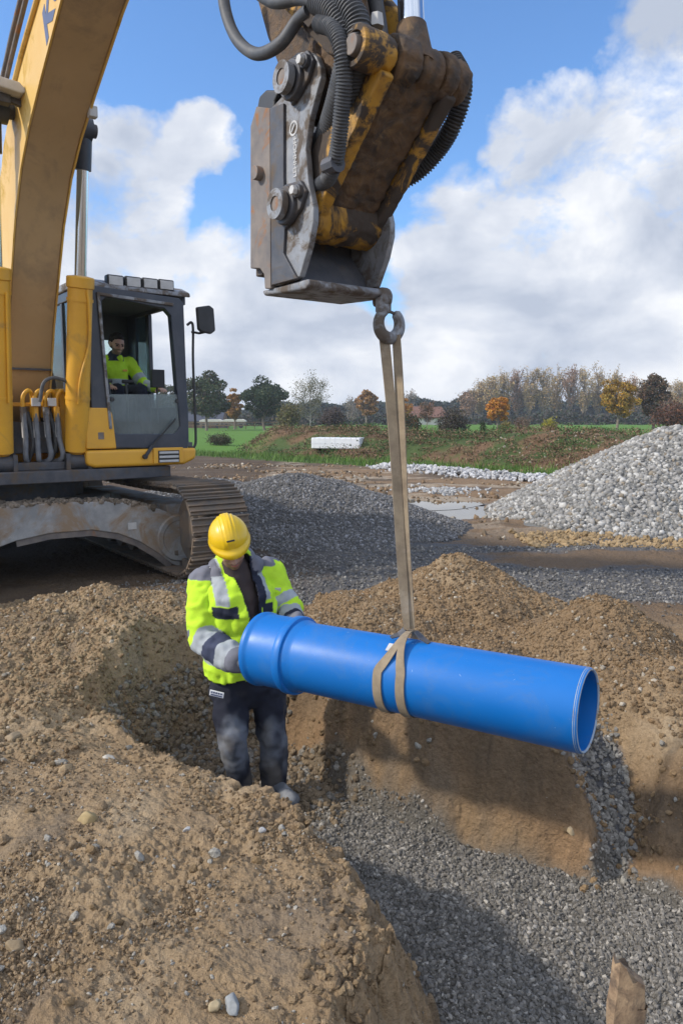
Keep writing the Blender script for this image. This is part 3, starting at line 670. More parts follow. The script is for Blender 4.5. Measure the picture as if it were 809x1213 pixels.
# mud on the frame
mv = []
x = rng.uniform(1.15, 1.45, 900); y_ = rng.uniform(-1.1, 1.1, 900)
zt = np.interp(y_, [p[0] for p in top], [p[1] for p in top]); S = psize(900, .01, .045, 2)
v, f, c = stones(np.stack([x, y_, zt+.0], -1), S, vary((.22,.18,.14), 900, .3), I1, .6); o = link('dried_mud', mesh_np('dried_mud', v, f, 3, False, c), M['soil'], EX); o['kind'] = 'stuff'
# house
b = MB(); b.prism([(1.25,-1.3),(1.35,-.9),(1.35,.55),(1.25,1.35),(-2.6,1.35),(-3.0,1.0),(-3.15,0),(-3.0,-1.0),(-2.6,-1.35)], 1.02, 1.14, 'z'); part('upper_deck', b, 'steel_dark', bevel=.01)
b = MB(); b.prism([(-.6,1.14),(.25,1.14),(.25,1.95),(.1,2.05),(-.6,2.05)], -1.32, -.45); b.box(-2.2,-.62,-1.32,1.32,1.14,2.15); part('engine_cover', b, 'yellow', bevel=.03)
b = MB(); b.prism([(-2.2,1.34),(-2.9,1.05),(-3.2,.5),(-3.25,0),(-3.2,-.5),(-2.9,-1.05),(-2.2,-1.34)], 1.05, 2.2, 'z'); part('counterweight', b, 'yellow', bevel=.05)
b = MB(); b.cyl((-1.6,-.6,2.15), (-1.6,-.6,2.65), .06); part('exhaust', b, 'steel_dark')
b = MB(); b.box(.3,1.1,-.3,-.24,1.14,1.95); b.box(.3,1.1,.24,.3,1.14,1.95); b.box(.1,.2,-.3,.3,1.14,1.9); part('boom_bracket', b, 'yellow', bevel=.01)
# boom
UN = [(.55,1.45),(.8,1.75),(.97,2.15),(1.12,2.55),(1.33,2.95),(1.58,3.42),(1.86,3.78),(2.15,4.02),(2.55,4.26),(3.2,4.62),(4.0,4.98),(5.0,5.42)]
TP = [(5.05,5.62),(4.9,5.78),(4.0,5.6),(3.2,5.28),(2.54,4.9),(2.1,4.7),(1.75,4.5),(1.3,4.15),(.95,3.7),(.7,3.2),(.52,2.6),(.4,2.0),(.3,1.7),(.32,1.5),(.42,1.4)]
def side(w, nm='boom'):
    b = MB(); prof = UN+TP; n = len(prof)
    b.prism(prof, -w, w); return b
M['boom_paint'] = mat('dusty_boom_paint', (.45,.31,.16), (.38,.26,.13), 1.4, .6, bmp=.04, dirt=(.2,.15,.1), dscale=1.7, dlo=.5, dhi=.75)
BO = part('boom', side(.205), 'boom_paint', bevel=.012)
b = MB()
for (y0, y1) in ((-.222,-.2075),(.2075,.222)):
    for i in range(len(UN)-2):
        a, c = UN[i+1], UN[i+2] if i+2 < len(UN) else UN[-1]
        b.bar((a[0]-.003, (y0+y1)/2, a[1]+.006), (c[0]-.003, (y0+y1)/2, c[1]+.006), .0145, .03, (0,0,1))
part('flange', b, 'yellow_cream', BO)
b = MB(); b.prism([(x+.012, z+.035) for x, z in UN[2:]]+[(x+.012, z-.025) for x, z in TP[1:12]], -.2125, -.2065); part('side_plate', b, 'yellow_cream', BO)
b = MB(); wl = loct(40, 437, 1.0); b.bar((.985,-.205,2.14), (.985,.205,2.14), .02, .02); part('weld_seam', b, 'steel_dark', BO); b = MB(); b.cyl((.45,-.28,1.62), (.45,.28,1.62), .09); part('boom_foot_pin', b, 'steel_dark', BO)
# lettering on the boom side, reading upwards
p0 = loc(62, 62, -.2135); p1 = loc(84, -30, -.2135); ang = math.atan2(p1[1]-p0[1], p1[0]-p0[0])
ta = loc(52, 44, -.2135)
Mx = Matrix.Translation((ta[0]+.0, -.2140, ta[1]+.0)) @ Matrix.Rotation(-ang+0, 4, 'Y') @ Matrix.Rotation(PI/2, 4, 'X')
text_mesh('lettering', 'KOMATSU', .34, M['letter_navy'], BO, Mx, .0015, .25, .012, 1.25)
# hydraulic lines running along the boom
for (q, r) in (((( -12,150),(4,90),(14,45),(25,0),(40,-60)), .022), (((-3,150),(8,95),(19,48),(31,0),(46,-60)), .02)):
    pts = [(loc(a, c, -.27)[0], -.27, loc(a, c, -.27)[1]) for a, c in q]; MB().tube(spline(pts), r, 10).build('steel_line', M['steel_rust'], BO, smooth=True)
pts = [(loc(a, c, -.225)[0], -.225, loc(a, c, -.225)[1]) for a, c in ((10,140),(18,95),(31,45),(44,0),(60,-60))]
MB().tube(spline(pts), .022, 10).build('steel_line', M['yellow_cream'], BO, smooth=True)
# boom cylinders
for s in (-1, 1):
    y = .36*s; a = Vector((1.18, y, 1.3)); tpz = Vector((1.72, y+.03*s, 4.28)); d = (tpz-a).normalized()
    g = part('boom_cylinder', MB().tube([a+d*t for t in (0,.02,.03,1.62,1.63,1.72,1.73,1.74)], [.08,.1,.116,.116,.13,.13,.12,.06], 32), 'yellow', smooth=True)
    MB().cyl(a+d*.55, a+d*.575, .121, 32).build('band', M['yellow'], g, smooth=True)
    MB().cyl(a+d*1.5, a+d*1.53, .125, 32).build('band', M['yellow'], g, smooth=True)
    MB().cyl(a+d*1.7, tpz-d*.08, .056, 24).build('rod', M['chrome'], g, smooth=True)
    b = MB(); b.cyl((tpz.x, y-.09, tpz.z), (tpz.x, y+.09, tpz.z), .11, 24); b.cyl(tpz-d*.35, tpz, .075, 20); b.build('rod_eye', M['cab'], g, smooth=True)
    b = MB(); b.cyl((a.x, y-.13, a.z-.08), (a.x, y+.13, a.z-.08), .09, 24); b.box(a.x-.12, a.x+.1, y-.13, y-.09, 1.14, 1.3); b.box(a.x-.12, a.x+.1, y+.09, y+.13, 1.14, 1.3); b.build('cylinder_foot', M['steel_dark'], g)
    # feed line up the barrel
    ln = [a+d*.5+Vector((.13,-.03,0)), a+d*.75+Vector((.145,-.02,0)), a+d*1.1+Vector((.125,.06,0)), a+d*1.4+Vector((.13,.05,0)), a+d*1.6+Vector((.12,.03,0))] if s > 0 else [a+d*.5+Vector((.12,.06,0)), a+d*1.5+Vector((.12,.06,0))]
    MB().tube(spline(ln), .014, 8).build('feed_line', M['yellow'], g, smooth=True)
b = MB(); b.cyl((1.72,-.5,4.28), (1.72,.5,4.28), .06, 20); part('cylinder_pin', b, 'steel_dark')
# boom work lamp and its bracket at the left edge
wl = loct(14, 103, 1.95)
b = MB(); b.prism([(wl[0]-.32,wl[1]+.02),(wl[0]+.03,wl[1]+.0),(wl[0]+.09,wl[1]-.06),(wl[0]+.05,wl[1]-.09),(wl[0]-.32,wl[1]-.06)], 1.85, 2.1, 'x'); part('boom_lamp', b, 'grey_light', bevel=.015)
b = MB(); b.box(1.9, 2.0, wl[0]-.3, wl[0]-.02, wl[1]-.15, wl[1]-.062); b.bar((1.95, wl[0]-.03, wl[1]-.1), (1.95, wl[0]+.12, wl[1]-.13), .05, .05); part('lamp_bracket', b, 'steel_dark', bevel=.006)
q = loc(110, 133, .235); b = MB(); b.bar((q[0], .2, q[1]), (q[0], .27, q[1]), .07, .09); part('boom_step_light', b, 'grey_light', bevel=.01)
# valve block hoses between the cylinders
TT = 1.15
for i, (px, ctrl) in enumerate(((28,0),(42,0),(55,0),(68,0),(35,1),(62,1))):
    y, zt = loct(px, 482, TT); zb = 1.2
    if ctrl == 0:
        y2 = y+(.05 if i < 2 else -.06)
        hose('hose', [(TT, y, zt-.04), (TT+.03, y, zt-.3), (TT+.04, y+.01*(i-1), zt-.5), (TT-.1, y2, zb)], .026, M['fibre'], EX)
        hose('steel_pipe', [(TT, y, zt-.1), (TT, y, zt+.09), (TT, y+(.05 if i%2 else .055), zt+.16), (TT-.05, y+.1, zt+.1), (TT-.12, y+.1, zt-.1)], .02, M['yellow'], EX)
        b = MB(); b.cyl((TT, y, zt-.14), (TT, y, zt+.0), .032, 6); part('fitting', b, 'yellow' if i % 2 else 'steel_grey')
        b = MB(); b.cyl((TT+.02, y, zt-.3), (TT, y, zt-.15), .03, 10); part('hose_ferrule', b, 'grey_light', smooth=True)
    else:
        hose('hose', [(TT-.08, y, zt-.05), (TT-.02, y+.03, zt-.35), (TT-.1, y-.02, zb)], .022, M['rubber_grey'], EX)
for px in (43, 62):
    y, zt = loct(px, 477, TT+.07); b = MB(); b.box(TT+.05, TT+.09, y-.04, y+.04, zt-.035, zt+.045); part('valve_cap', b, 'grey_light', bevel=.005)
b = MB(); b.box(.95, 1.0, -.24, .24, 1.3, 1.62); b.box(.98,1.2,-.24,.26,1.14,1.22); part('valve_block', b, 'steel_dark', bevel=.01)
b = MB(); b.box(1.0, 1.06, -.24, .25, loct(30,478,1.05)[1]-.03, loct(30,478,1.05)[1]+.01); part('clamp_bar', b, 'yellow', bevel=.005)
h = [loct(46, 476, 1.25), loct(50, 455, 1.25), loct(60, 448, 1.25), loct(75, 450, 1.3), loct(92, 458, 1.35)]
hose('hose', [(1.3, a, c) for a, c in h], .018, M['rubber_grey'], EX)
b = MB(); b.prism([(.16,1.3),(.3,1.3),(.3,2.0),(.22,2.4),(.16,2.4)], .55, .8, 'x'); part('side_bracket', b, 'steel_dark')

# cab
CB = empty('cab', parent=EX)
y0, y1 = .475, 1.60; zf0, zf1, zt = 1.15, 1.34, 2.98; xf, xb = 1.3, -.45
def cp(n, mb, m, **k): return mb.build(n, M[m], CB, **k)
b = MB(); b.prism([(y0-.06, zf0+.03),(y0+.02, zf0),(y1-.12, zf0),(y1+.02, zf0+.06),(y1+.03, zf1-.01),(y0-.06, zf1-.01)], xb, xf+.03, 'x'); cp('lower_skirt', b, 'yellow', bevel=.035, seg=3)
yg, zg = loct(200, 546, xf+.04); b = MB(); b.box(xf+.032, xf+.05, yg-.17, yg+.17, zf0+.02, zf1+.0); cp('step_frame', b, 'yellow', bevel=.008)
b = MB(); b.box(xf+.051, xf+.056, yg-.12, yg+.12, zf0+.03, zf1-.03); cp('vent_recess', b, 'black')
b = MB()
for k in range(3): b.box(xf+.056, xf+.066, yg-.11, yg+.11, zf0+.035+k*.045, zf0+.06+k*.045)
cp('vent_grille', b, 'grey_light', bevel=.003)
b = MB(); b.prism([(y0-.05, zf1+.0),(y0+.26, zf1+.0),(y0+.23, zf1+.35),(y0+.2,zf1+.42),(y0-.05, zf1+.42)], xf-.5, xf+.012, 'x'); cp('corner_cover', b, 'yellow', bevel=.015)
b = MB(); b.box(xf+.012, xf+.016, y0+.07, y0+.13, zf1+.1, zf1+.17); cp('cover_label', b, 'steel_rust')
# floor, back wall, roof
b = MB(); b.box(xb, xf-.02, y0, y1, zf1, zf1+.05); cp('floor', b, 'interior')
b = MB(); b.box(xb, xb+.06, y0, y1, zf1, 2.05); b.box(xb, xb+.06, y0, y0+.14, 2.05, zt); b.box(xb, xb+.06, y1-.14, y1, 2.05, zt); b.box(xb, xb+.06, y0, y1, 2.62, zt); b.box(xb, xb+.06, y0+.5, y0+.56, 2.05, 2.62); cp('back_wall', b, 'interior', bevel=.01)
b = MB(); b.prism([(xb-.02,zt),(xf-.12,zt),(xf-.0,zt-.035),(xf-.02,zt+.02),(xf-.2,zt+.085),(xb+.1,zt+.09),(xb-.02,zt+.05)], y0-.02, y1+.02); cp('roof', b, 'steel_grey', bevel=.02)
b = MB(); b.box(xb+.05, xf-.1, y0+.05, y1-.05, zt-.06, zt-.003); cp('roof_lining', b, 'interior')
# front frame as a ring with an opening (slanted outer pillar)
def ring(o, i, x0, x1):
    n = len(o); vs = [(x0, *p) for p in o]+[(x0, *p) for p in i]+[(x1, *p) for p in o]+[(x1, *p) for p in i]; fs = []
    for k in range(n):
        j = (k+1) % n; fs += [(k, j, n+j, n+k), (2*n+k, 3*n+k, 3*n+j, 2*n+j), (k, 2*n+k, 2*n+j, j), (n+k, n+j, 3*n+j, 3*n+k)]
    return MB().add(vs, fs)
def L_(*q): return [loct(a, c, xf) for a, c in q]
outer = L_((104,342),(112,338),(213,353),(218,360),(224,520),(223,532),(116,530),(110,520))
inner = L_((121,356),(127,352),(195,365),(203,374),(214,505),(207,514),(140,514),(130,505))
cp('front_frame', ring(outer, inner, xf-.1, xf), 'cab', bevel=.012)
b = MB(); b.bar((xf+.015, *L_((116,346))[0]), (xf+.015, *L_((131,508))[0]), .03, .02, (1,0,0)); b.bar((xf+.015, *L_((116,348))[0]), (xf+.015, *L_((205,361))[0]), .03, .02, (1,0,0)); cp('window_seal', b, 'steel_grey', bevel=.004)
g = L_((129,467),(211,467),(215,508),(207,516),(141,516),(131,508)); cp('lower_glass', MB().prism(g, xf-.03, xf-.022, 'x'), 'glass_dusty')
for q in L_((134,473),(211,475)): b = MB(); b.cyl((xf-.022, *q), (xf-.005, *q), .022, 16); cp('glass_stud', b, 'black', smooth=True)
# side walls: posts, rails, glass
b = MB()
for yy in (y1-.05,): 
    b.box(xb, xf-.1, yy, yy+.05, zf1, 1.78); b.box(xb, xf-.1, yy, yy+.05, zt-.1, zt); b.box(xb, xb+.3, yy, yy+.05, 1.78, zt); b.box(.18,.27, yy, yy+.05, 1.78, zt-.1)
cp('door_side', b, 'cab', bevel=.01)
b = MB(); b.box(xb+.3,.17,y1-.03,y1-.022,1.78,zt-.1); cp('door_glass', b, 'glass')
b = MB(); b.box(xb, xf-.1, y0, y0+.05, zf1, 1.85); b.box(xb, xf-.1, y0, y0+.05, zt-.1, zt); b.box(xb, xb+.1, y0, y0+.05, 1.85, zt); b.box(.45,.52, y0, y0+.05, 1.85, zt-.1); cp('boom_side', b, 'cab', bevel=.01)
b = MB(); b.box(xb+.1, xf-.11, y0+.02, y0+.028, 1.85, zt-.1); cp('side_glass', b, 'glass')
b = MB(); b.box(xb+.025, xb+.033, y0+.14, y1-.14, 2.05, 2.62); cp('rear_glass', b, 'glass')
# sky hatch above
# work lamps
for px in (137, 158, 178, 197):
    y, z = loct(px, 337+(px-137)*.085, xf-.05); W = empty('work_lamp', parent=CB)
    b = MB(); z += .035; b.box(xf-.13, xf-.03, y-.088, y+.088, z-.06, z+.06); b.build('lamp_housing', M['black'], W, bevel=.018, seg=3)
    b = MB(); b.box(xf-.03, xf-.022, y-.072, y+.072, z-.044, z+.044); b.build('lens', M['grey_light'], W, bevel=.003)
    b = MB(); b.box(xf-.1, xf-.07, y-.015, y+.015, z-.1, z-.05); b.build('lamp_foot', M['black'], W)
a = loct(97, 333, 1.2); c = loct(126, 337, 1.2); hose('lamp_cable', [(1.15, a[0], a[1]), (1.15, (a[0]+c[0])/2, a[1]+.02), (1.2, c[0], c[1])], .012, M['black'], CB)
# mirror on its rail
pts = [loct(*q, xf-.02) for q in ((222,385),(227,382),(229,391),(229,430),(232,510),(231,528),(224,530))]
RL = cp('mirror_rail', MB().tube(spline([(xf-.02, *q) for q in pts], 6), .014, 10), 'black', smooth=True)
pts = [loct(*q, xf) for q in ((227,393),(235,395),(250,392))]; MB().tube([(xf+.02*i, *q) for i, q in enumerate(pts)], .013, 8).build('mirror_arm', M['black'], RL, smooth=True)
m4 = [loct(*q, xf+.05) for q in ((232,364),(247,362),(252,366),(254,392),(249,396),(237,393),(234,390))]
MB().prism(m4, xf+.03, xf+.09, 'x').build('mirror', M['black'], RL, bevel=.015)
# wiper
a, c, e = loct(172, 541, xf+.05), loct(182, 527, xf+.04), loct(209, 496, xf+.03)
b = MB(); b.bar((xf+.06, *a), (xf+.03, *c), .035, .02, (1,0,0)); b.bar((xf+.03, *c), (xf+.015, *e), .018, .012, (1,0,0)); b.cyl((xf+.03, *a), (xf+.075, *a), .025, 12); cp('wiper', b, 'black', bevel=.003)
# seat, console, levers, monitor
ST = empty('seat', parent=CB); ys = .98
b = MB(); b.box(-.1,.42,ys-.25,ys+.25,1.72,1.86); b.build('cushion', M['black'], ST, bevel=.04, seg=3)
b = MB(); b.prism([(-.12,1.84),(.0,1.84),(-.1,2.42),(-.2,2.42)], ys-.24, ys+.24); b.build('backrest', M['black'], ST, bevel=.04, seg=3)
b = MB(); b.prism([(-.12,2.44),(-.1,2.44),(-.14,2.62),(-.24,2.62),(-.22,2.44)], ys-.12, ys+.12); b.build('headrest', M['black'], ST, bevel=.02)
b = MB(); b.box(-.05,.35,ys-.2,ys+.2,1.39,1.72); b.build('seat_base', M['black'], ST)
for s in (-1, 1):
    b = MB(); b.box(-.05,.5,ys+s*.36-.09,ys+s*.36+.09,1.6,1.9); cp('console', b, 'interior', bevel=.02)
    b = MB(); b.tube([(.42,ys+s*.36,1.9),(.46,ys+s*.36,2.0),(.48,ys+s*.36,2.06)], [.016,.02,.026], 12); cp('joystick', b, 'black', smooth=True)
for s in (-1, 1):
    b = MB(); b.tube([(.8,ys+s*.08,1.4),(.78,ys+s*.09,1.8),(.72,ys+s*.1,2.05)], [.014,.014,.014], 8); b.tube([(.72,ys+s*.06,2.06),(.72,ys+s*.18,2.06)], .02, 10); cp('travel_lever', b, 'black', smooth=True)
b = MB(); b.box(.75,.82,1.35,1.5,2.0,2.2); b.tube([(.78,1.42,2.0),(.7,1.45,1.6)], .012, 8); cp('monitor', b, 'black', bevel=.01)
# ---- stick, linkage and quick coupler
gtex = D.textures.new('grime', 'CLOUDS'); gtex.noise_scale = .035; gtex.noise_depth = 5
def grime(o, vox=.01, st=.022):
    """caked, lumpy surface"""
    r = o.modifiers.new('r', 'REMESH'); r.mode = 'VOXEL'; r.voxel_size = vox; r.use_smooth_shade = True
    d = o.modifiers.new('d', 'DISPLACE'); d.texture = gtex; d.strength = st; d.mid_level = .5; d.texture_coords = 'LOCAL'
SL, SR = -.24, .2
A_ = (6.187, 3.01); B_ = (6.13, 2.535); J_ = (6.62, 2.975)
def P2(L, s): return [loc(a, c, s) for a, c in L]
ST_ = part('stick', MB().prism([(6.30,2.95),(6.34,3.12),(6.2,3.6),(5.7,5.0),(5.35,5.75),(5.05,5.95),(4.85,5.75),(4.9,5.45),(5.25,4.6),(5.8,3.35),(6.02,2.98),(6.1,2.89),(6.2,2.88)], -.15, .15), 'muck', bevel=.025, seg=3)
b = MB(); b.cyl((A_[0],-.19,A_[1]), (A_[0],.19,A_[1]), .12, 28); b.build('stick_boss', M['muck'], ST_, smooth=True)
b = MB(); b.cyl((5.0,-.26,5.6), (5.0,.26,5.6), .1, 24); b.build('boom_tip_pin', M['steel_dark'], ST_, smooth=True)
q = loc(378, 10, -.2); b = MB(); b.prism(P2([(371,-16),(383,-12),(377,22),(368,34),(357,22),(362,-5)], -.25), -.262, -.245); b.bar((q[0],-.25,q[1]), (q[0],-.14,q[1]), .05, .05); b.build('hose_clamp', M['yellow_muck'], ST_, bevel=.004)
b = MB(); b.prism(P2([(352,0),(395,-40),(440,-60),(432,20),(425,90),(405,110),(372,60)], -.16), -.18, -.152); grime(b.build('mud_cake', M['muck'], ST_), .01, .03)
# coupler
CP = empty('quick_coupler', parent=EX)
LO = P2([(336,112),(338,85),(343,70),(352,62),(364,60),(374,66),(379,78),(380,92),(376,106),(367,140),(362,174),(365,215),(371,245),(371,262),(366,290),(355,328),(330,338),(322,338),(321,300),(319,200),(321,128)], SL)
LI = [(x, z) for x, z in LO]
for s, w in ((SL, .03), (SR, -.03)):
    MB().prism(LO, s, s+w).build('side_plate', M['steel_grey'], CP, bevel=.006)
# stepped cheek on the outside of the near plate
b = MB(); b.prism(P2([(320,128),(336,122),(336,210),(338,260),(336,300),(352,330),(322,338)], SL-.012), SL-.014, SL); b.build('cheek_plate', M['steel_dark'], CP, bevel=.004)
HKo = P2([(297,150),(304,126),(320,128),(321,342),(314,342),(313,325),(308,318),(297,318)], SL-.01)
for s in (SL-.012, SR-.02): MB().prism(HKo, s, s+.035).build('hook_plate', M['steel_rust'], CP, bevel=.005)
b = MB(); x0 = HKo[0][0]; b.box(5.80, 5.86, SL+.02, SR-.02, 2.3, 2.98); b.build('back_plate', M['steel_dark'], CP, bevel=.006)
cl = P2([(298,150),(297,128),(300,112),(308,104),(318,104),(322,108),(318,118),(318,140),(308,152)], SL+.05)
for s in (-.16, .1): MB().prism(cl, s, s+.08).build('hook_claw', M['black'], CP, bevel=.01)
b = MB(); q = loc(309, 206, SL-.01); b.cyl((q[0],SL-.045,q[1]), (q[0],SL,q[1]), .03, 20); b.build('pin_stop', M['steel_rust'], CP, bevel=.004)
for i, (P_, r) in enumerate(((A_, .062), ((B_[0], B_[1]), .062))):
    pn = MB(); pn.cyl((P_[0], SL-.075, P_[1]), (P_[0], SR+.075, P_[1]), r*.72, 32); PN = pn.build('pin', M['steel_rust'], CP, bevel=.004)
    MB().cyl((P_[0], SL-.04, P_[1]), (P_[0], SL+.0, P_[1]), r*1.25, 36).build('collar', M['steel_dark'], PN, bevel=.008)
    b = MB(); b.cyl((P_[0]+.1, SL-.04, P_[1]+.035), (P_[0]+.1, SL, P_[1]+.035), .027, 20); b.prism([(P_[0]-.02,P_[1]-.09),(P_[0]+.1,P_[1]-.03),(P_[0]+.14,P_[1]+.03),(P_[0]+.1,P_[1]+.08),(P_[0]-.02,P_[1]+.09)], SL-.02, SL-.001); b.build('retainer', M['steel_dark'], PN, bevel=.005)
    MB().cyl((P_[0]+.1, SL-.062, P_[1]+.035), (P_[0]+.1, SL-.041, P_[1]+.035), .019, 6).build('bolt', M['grey_light'], PN, bevel=.002)
    MB().lathe((P_[0], SL-.08, P_[1]), (P_[0], SL-.02, P_[1]), [(.0, r*.5),(0, r*.98),(.03, r*.98),(.03,r*.9)], 32).build('pin_ring', M['steel_grey'], PN, smooth=True)
# floor of the coupler and the lip with the lifting hook
zb = 2.195
b = MB(); b.prism([(5.88,2.225),(5.9,2.2),(6.1,2.19),(6.23,2.185),(6.26,2.2),(6.25,2.225)], SL+.002, SR-.002); b.build('bottom_plate', M['steel_grey'], CP, bevel=.01)
b = MB(); b.prism([(5.9,2.226),(6.16,2.226),(6.12,2.3),(6.03,2.4),(6.02,2.62),(5.9,2.8)], SL+.031, SR-.031); b.build('inner_housing', M['steel_dark'], CP, bevel=.02)
b = MB(); b.prism([(6.18,2.15),(6.26,2.15),(6.275,2.2),(6.25,2.235),(6.18,2.235)], .155, SR+.02); b.build('hook_boss', M['steel_grey'], CP, bevel=.02, seg=3)
hx, hy, hz = 6.24, .215, 2.075
HK = empty('lifting_hook', parent=CP)
ang = [math.radians(a) for a in range(118, 118+305, 10)]
rr_ = [.021+.008*math.sin(min(1, i/len(ang))*PI) for i in range(len(ang))]; rr_[-1] = .013
b = MB(); b.tube([(hx, hy-0+.062*math.cos(a), hz+.062*math.sin(a)) for a in ang], rr_, 16); b.build('hook_body', M['steel_grey'], HK, smooth=True, ang=60)
b = MB(); b.box(hx-.02, hx+.02, hy-.07, hy+.0, hz+.045, 2.19); b.build('hook_shank', M['steel_grey'], HK, bevel=.01)
b = MB(); b.bar((hx, hy-.03, hz+.062), (hx, hy+.055, hz+.045), .012, .014, (1,0,0)); b.build('safety_latch', M['steel_dark'], HK, bevel=.003)
# maker's mark and lettering down the side plate
q0 = loc(350, 204, SL); q1 = loc(348, 140, SL)
Mx = Matrix.Translation((q0[0], SL-.0015, q0[1]-.02)) @ Matrix.Rotation(-math.atan2(1, .02), 4, 'Y') @ Matrix.Rotation(PI/2, 4, 'X')
text_mesh('lettering', 'LEHNHOFF', .034, M['grey_light'], CP, Mx, .0008, 0, .001, .95)
b = MB(); qr = loc(348, 152, SL); b.lathe((qr[0], SL-.002, qr[1]), (qr[0], SL+.01, qr[1]), [(0,.022),(0,.03),(.01,.03)], 24); b.bar((qr[0]-.013,SL-.002,qr[1]-.013), (qr[0]+.013,SL-.002,qr[1]+.013), .004, .006); b.build('emblem', M['grey_light'], CP)
# bucket link: two yellow ribs with a sunk web between, bosses at both ends
def linkpath(off): 
    d = Vector((J_[0]-B_[0], J_[1]-B_[1])).normalized(); n = Vector((d.y, -d.x)); return d, n
d, n = linkpath(0); Bv, Jv = Vector(B_), Vector(J_); 
def strip(w0, w1, a0=-.0, a1=0):
    p = [Bv+d*a0-n*w0, Bv+d*a0+n*w0, Jv-d*a1+n*w1, Jv-d*a1-n*w1]; return [tuple(q) for q in p]
LK = MB(); LK.prism(strip(.085,.07,.02,.02), -.12, .12); LK = LK.build('bucket_link', M['muck'], EX); grime(LK)
for s in (-1, 1):
    b = MB(); b.prism(strip(.112,.095,.04,.02), s*.16-.03, s*.16+.03); grime(b.build('rib', M['yellow_muck'], LK), .008, .009)
b = MB(); b.cyl((B_[0],-.2,B_[1]), (B_[0],.2,B_[1]), .125, 32); grime(b.build('lower_boss', M['yellow_muck'], LK), .008, .02)
b = MB()
# upper joint: bosses strung on one pin
for y0_, y1_, r, m in ((-.27,-.13,.07,'yellow_muck'),(-.12,-.02,.088,'muck'),(-.01,.1,.08,'muck'),(.11,.17,.09,'muck'),(.175,.245,.08,'muck')):
    MB().tube([(J_[0],y,J_[1]) for y in (y0_, y0_+.012, y1_-.012, y1_)], [r*.92, r, r, r*.92], 36).build('joint_boss', M[m], LK)
MB().cyl((J_[0],-.30,J_[1]), (J_[0],.26,J_[1]), .036, 28).build('joint_pin', M['steel_rust'], LK, bevel=.004)
for q in LK.children: 
    if q.name.startswith('joint_boss'): grime(q, .007, .016)
MB().lathe((J_[0],-.285,J_[1]), (J_[0],-.2,J_[1]), [(0.03,.048),(0,.05),(0,.068),(.008,.073),(.1,.073)], 40).build('joint_ring', M['yellow_muck'], LK, smooth=True)
MB().tube([(J_[0],-.18,J_[1]+.09),(J_[0],-.18,J_[1]+.135)], [.028,.022], 6).build('grease_nipple', M['grey_light'], LK)
# guide links back to the stick
for s in (-1, 1):
    MB().prism([(J_[0]-.04,J_[1]+.08),(J_[0]+.04,J_[1]-.07),(J_[0]-.25,J_[1]+.08),(5.95,3.45),(5.85,3.6),(5.95,3.68),(6.1,3.6)], s*.205-.022, s*.205+.022).build('guide_link', M['yellow_muck'], EX, bevel=.01)
# bucket cylinder
a = Vector((J_[0], .0, J_[1])); e = Vector((5.6, .0, 5.6)); dd = (e-a).normalized()
p1 = loc(486, 0, 0.02); rdir = (Vector((p1[0], .02, p1[1]))-a).normalized(); e = a+rdir*2.4
BC = MB().cyl(a+rdir*1.0, e, .085, 28).build('bucket_cylinder', M['yellow'], EX, smooth=True)
MB().cyl(a+rdir*.1, a+rdir*1.05, .05, 32).build('rod', M['chrome'], BC, smooth=True)
MB().cyl(a, a+rdir*.16, .085, 24, .058).build('rod_eye', M['muck'], BC, smooth=True)
hose('hose', [a+rdir*1.3+Vector((-.12,-.03,0)), a+rdir*.8+Vector((-.1,-.03,0)), a+rdir*.3+Vector((-.12,-.05,0))], .016, M['rubber'], EX)
# hoses on the coupler side
def hz_(name, L, r, m, ribs=0, n=12): 
    pts = []
    for (px, py, s) in L: x, z = loc(px, py, s); pts.append((x, s, z))
    return hose(name, pts, r, M[m], EX, ribs, n)
hz_('hose', [(262,-30,-.32),(268,15,-.32),(282,48,-.31),(305,64,-.3),(332,52,-.29),(352,25,-.26),(366,12,-.26)], .026, 'rubber_grey')
hz_('hose', [(300,-12,-.3),(325,2,-.3),(352,-2,-.28),(372,0,-.27)], .026, 'rubber_grey')
hz_('corrugated_hose', [(375,2,-.27),(395,14,-.27),(408,38,-.26),(410,70,-.25),(402,110,-.22),(390,150,-.16),(378,178,-.1),(368,205,-.05)], .042, 'rubber_grey', .014, 16)
hz_('corrugated_hose', [(378,28,-.29),(394,34,-.3),(404,55,-.3),(408,90,-.28),(405,130,-.26),(402,160,-.24),(398,188,-.22),(388,212,-.2),(375,222,-.15)], .03, 'rubber_grey', .011, 14)
hz_('corrugated_hose', [(392,-12,-.25),(412,8,-.25),(424,30,-.24),(424,62,-.24),(416,92,-.22),(408,120,-.2)], .045, 'rubber_grey', .014, 16)
hz_('corrugated_hose', [(536,70,.36),(547,92,.36),(546,118,.36),(535,150,.36),(518,178,.36),(498,200,.33),(475,214,.28),(452,216,.2),(430,205,.1)], .038, 'rubber', .013, 16)
hz_('hose', [(440,-20,-.05),(448,20,-.06),(452,50,-.1)], .03, 'rubber')
for (px, py, s) in ((372,222,-.15),(395,195,-.22)):
    x, z = loc(px, py, s); MB().cyl((x-.04, s, z), (x+.03, s, z), .036, 10).build('hose_coupling', M['steel_dark'], EX)

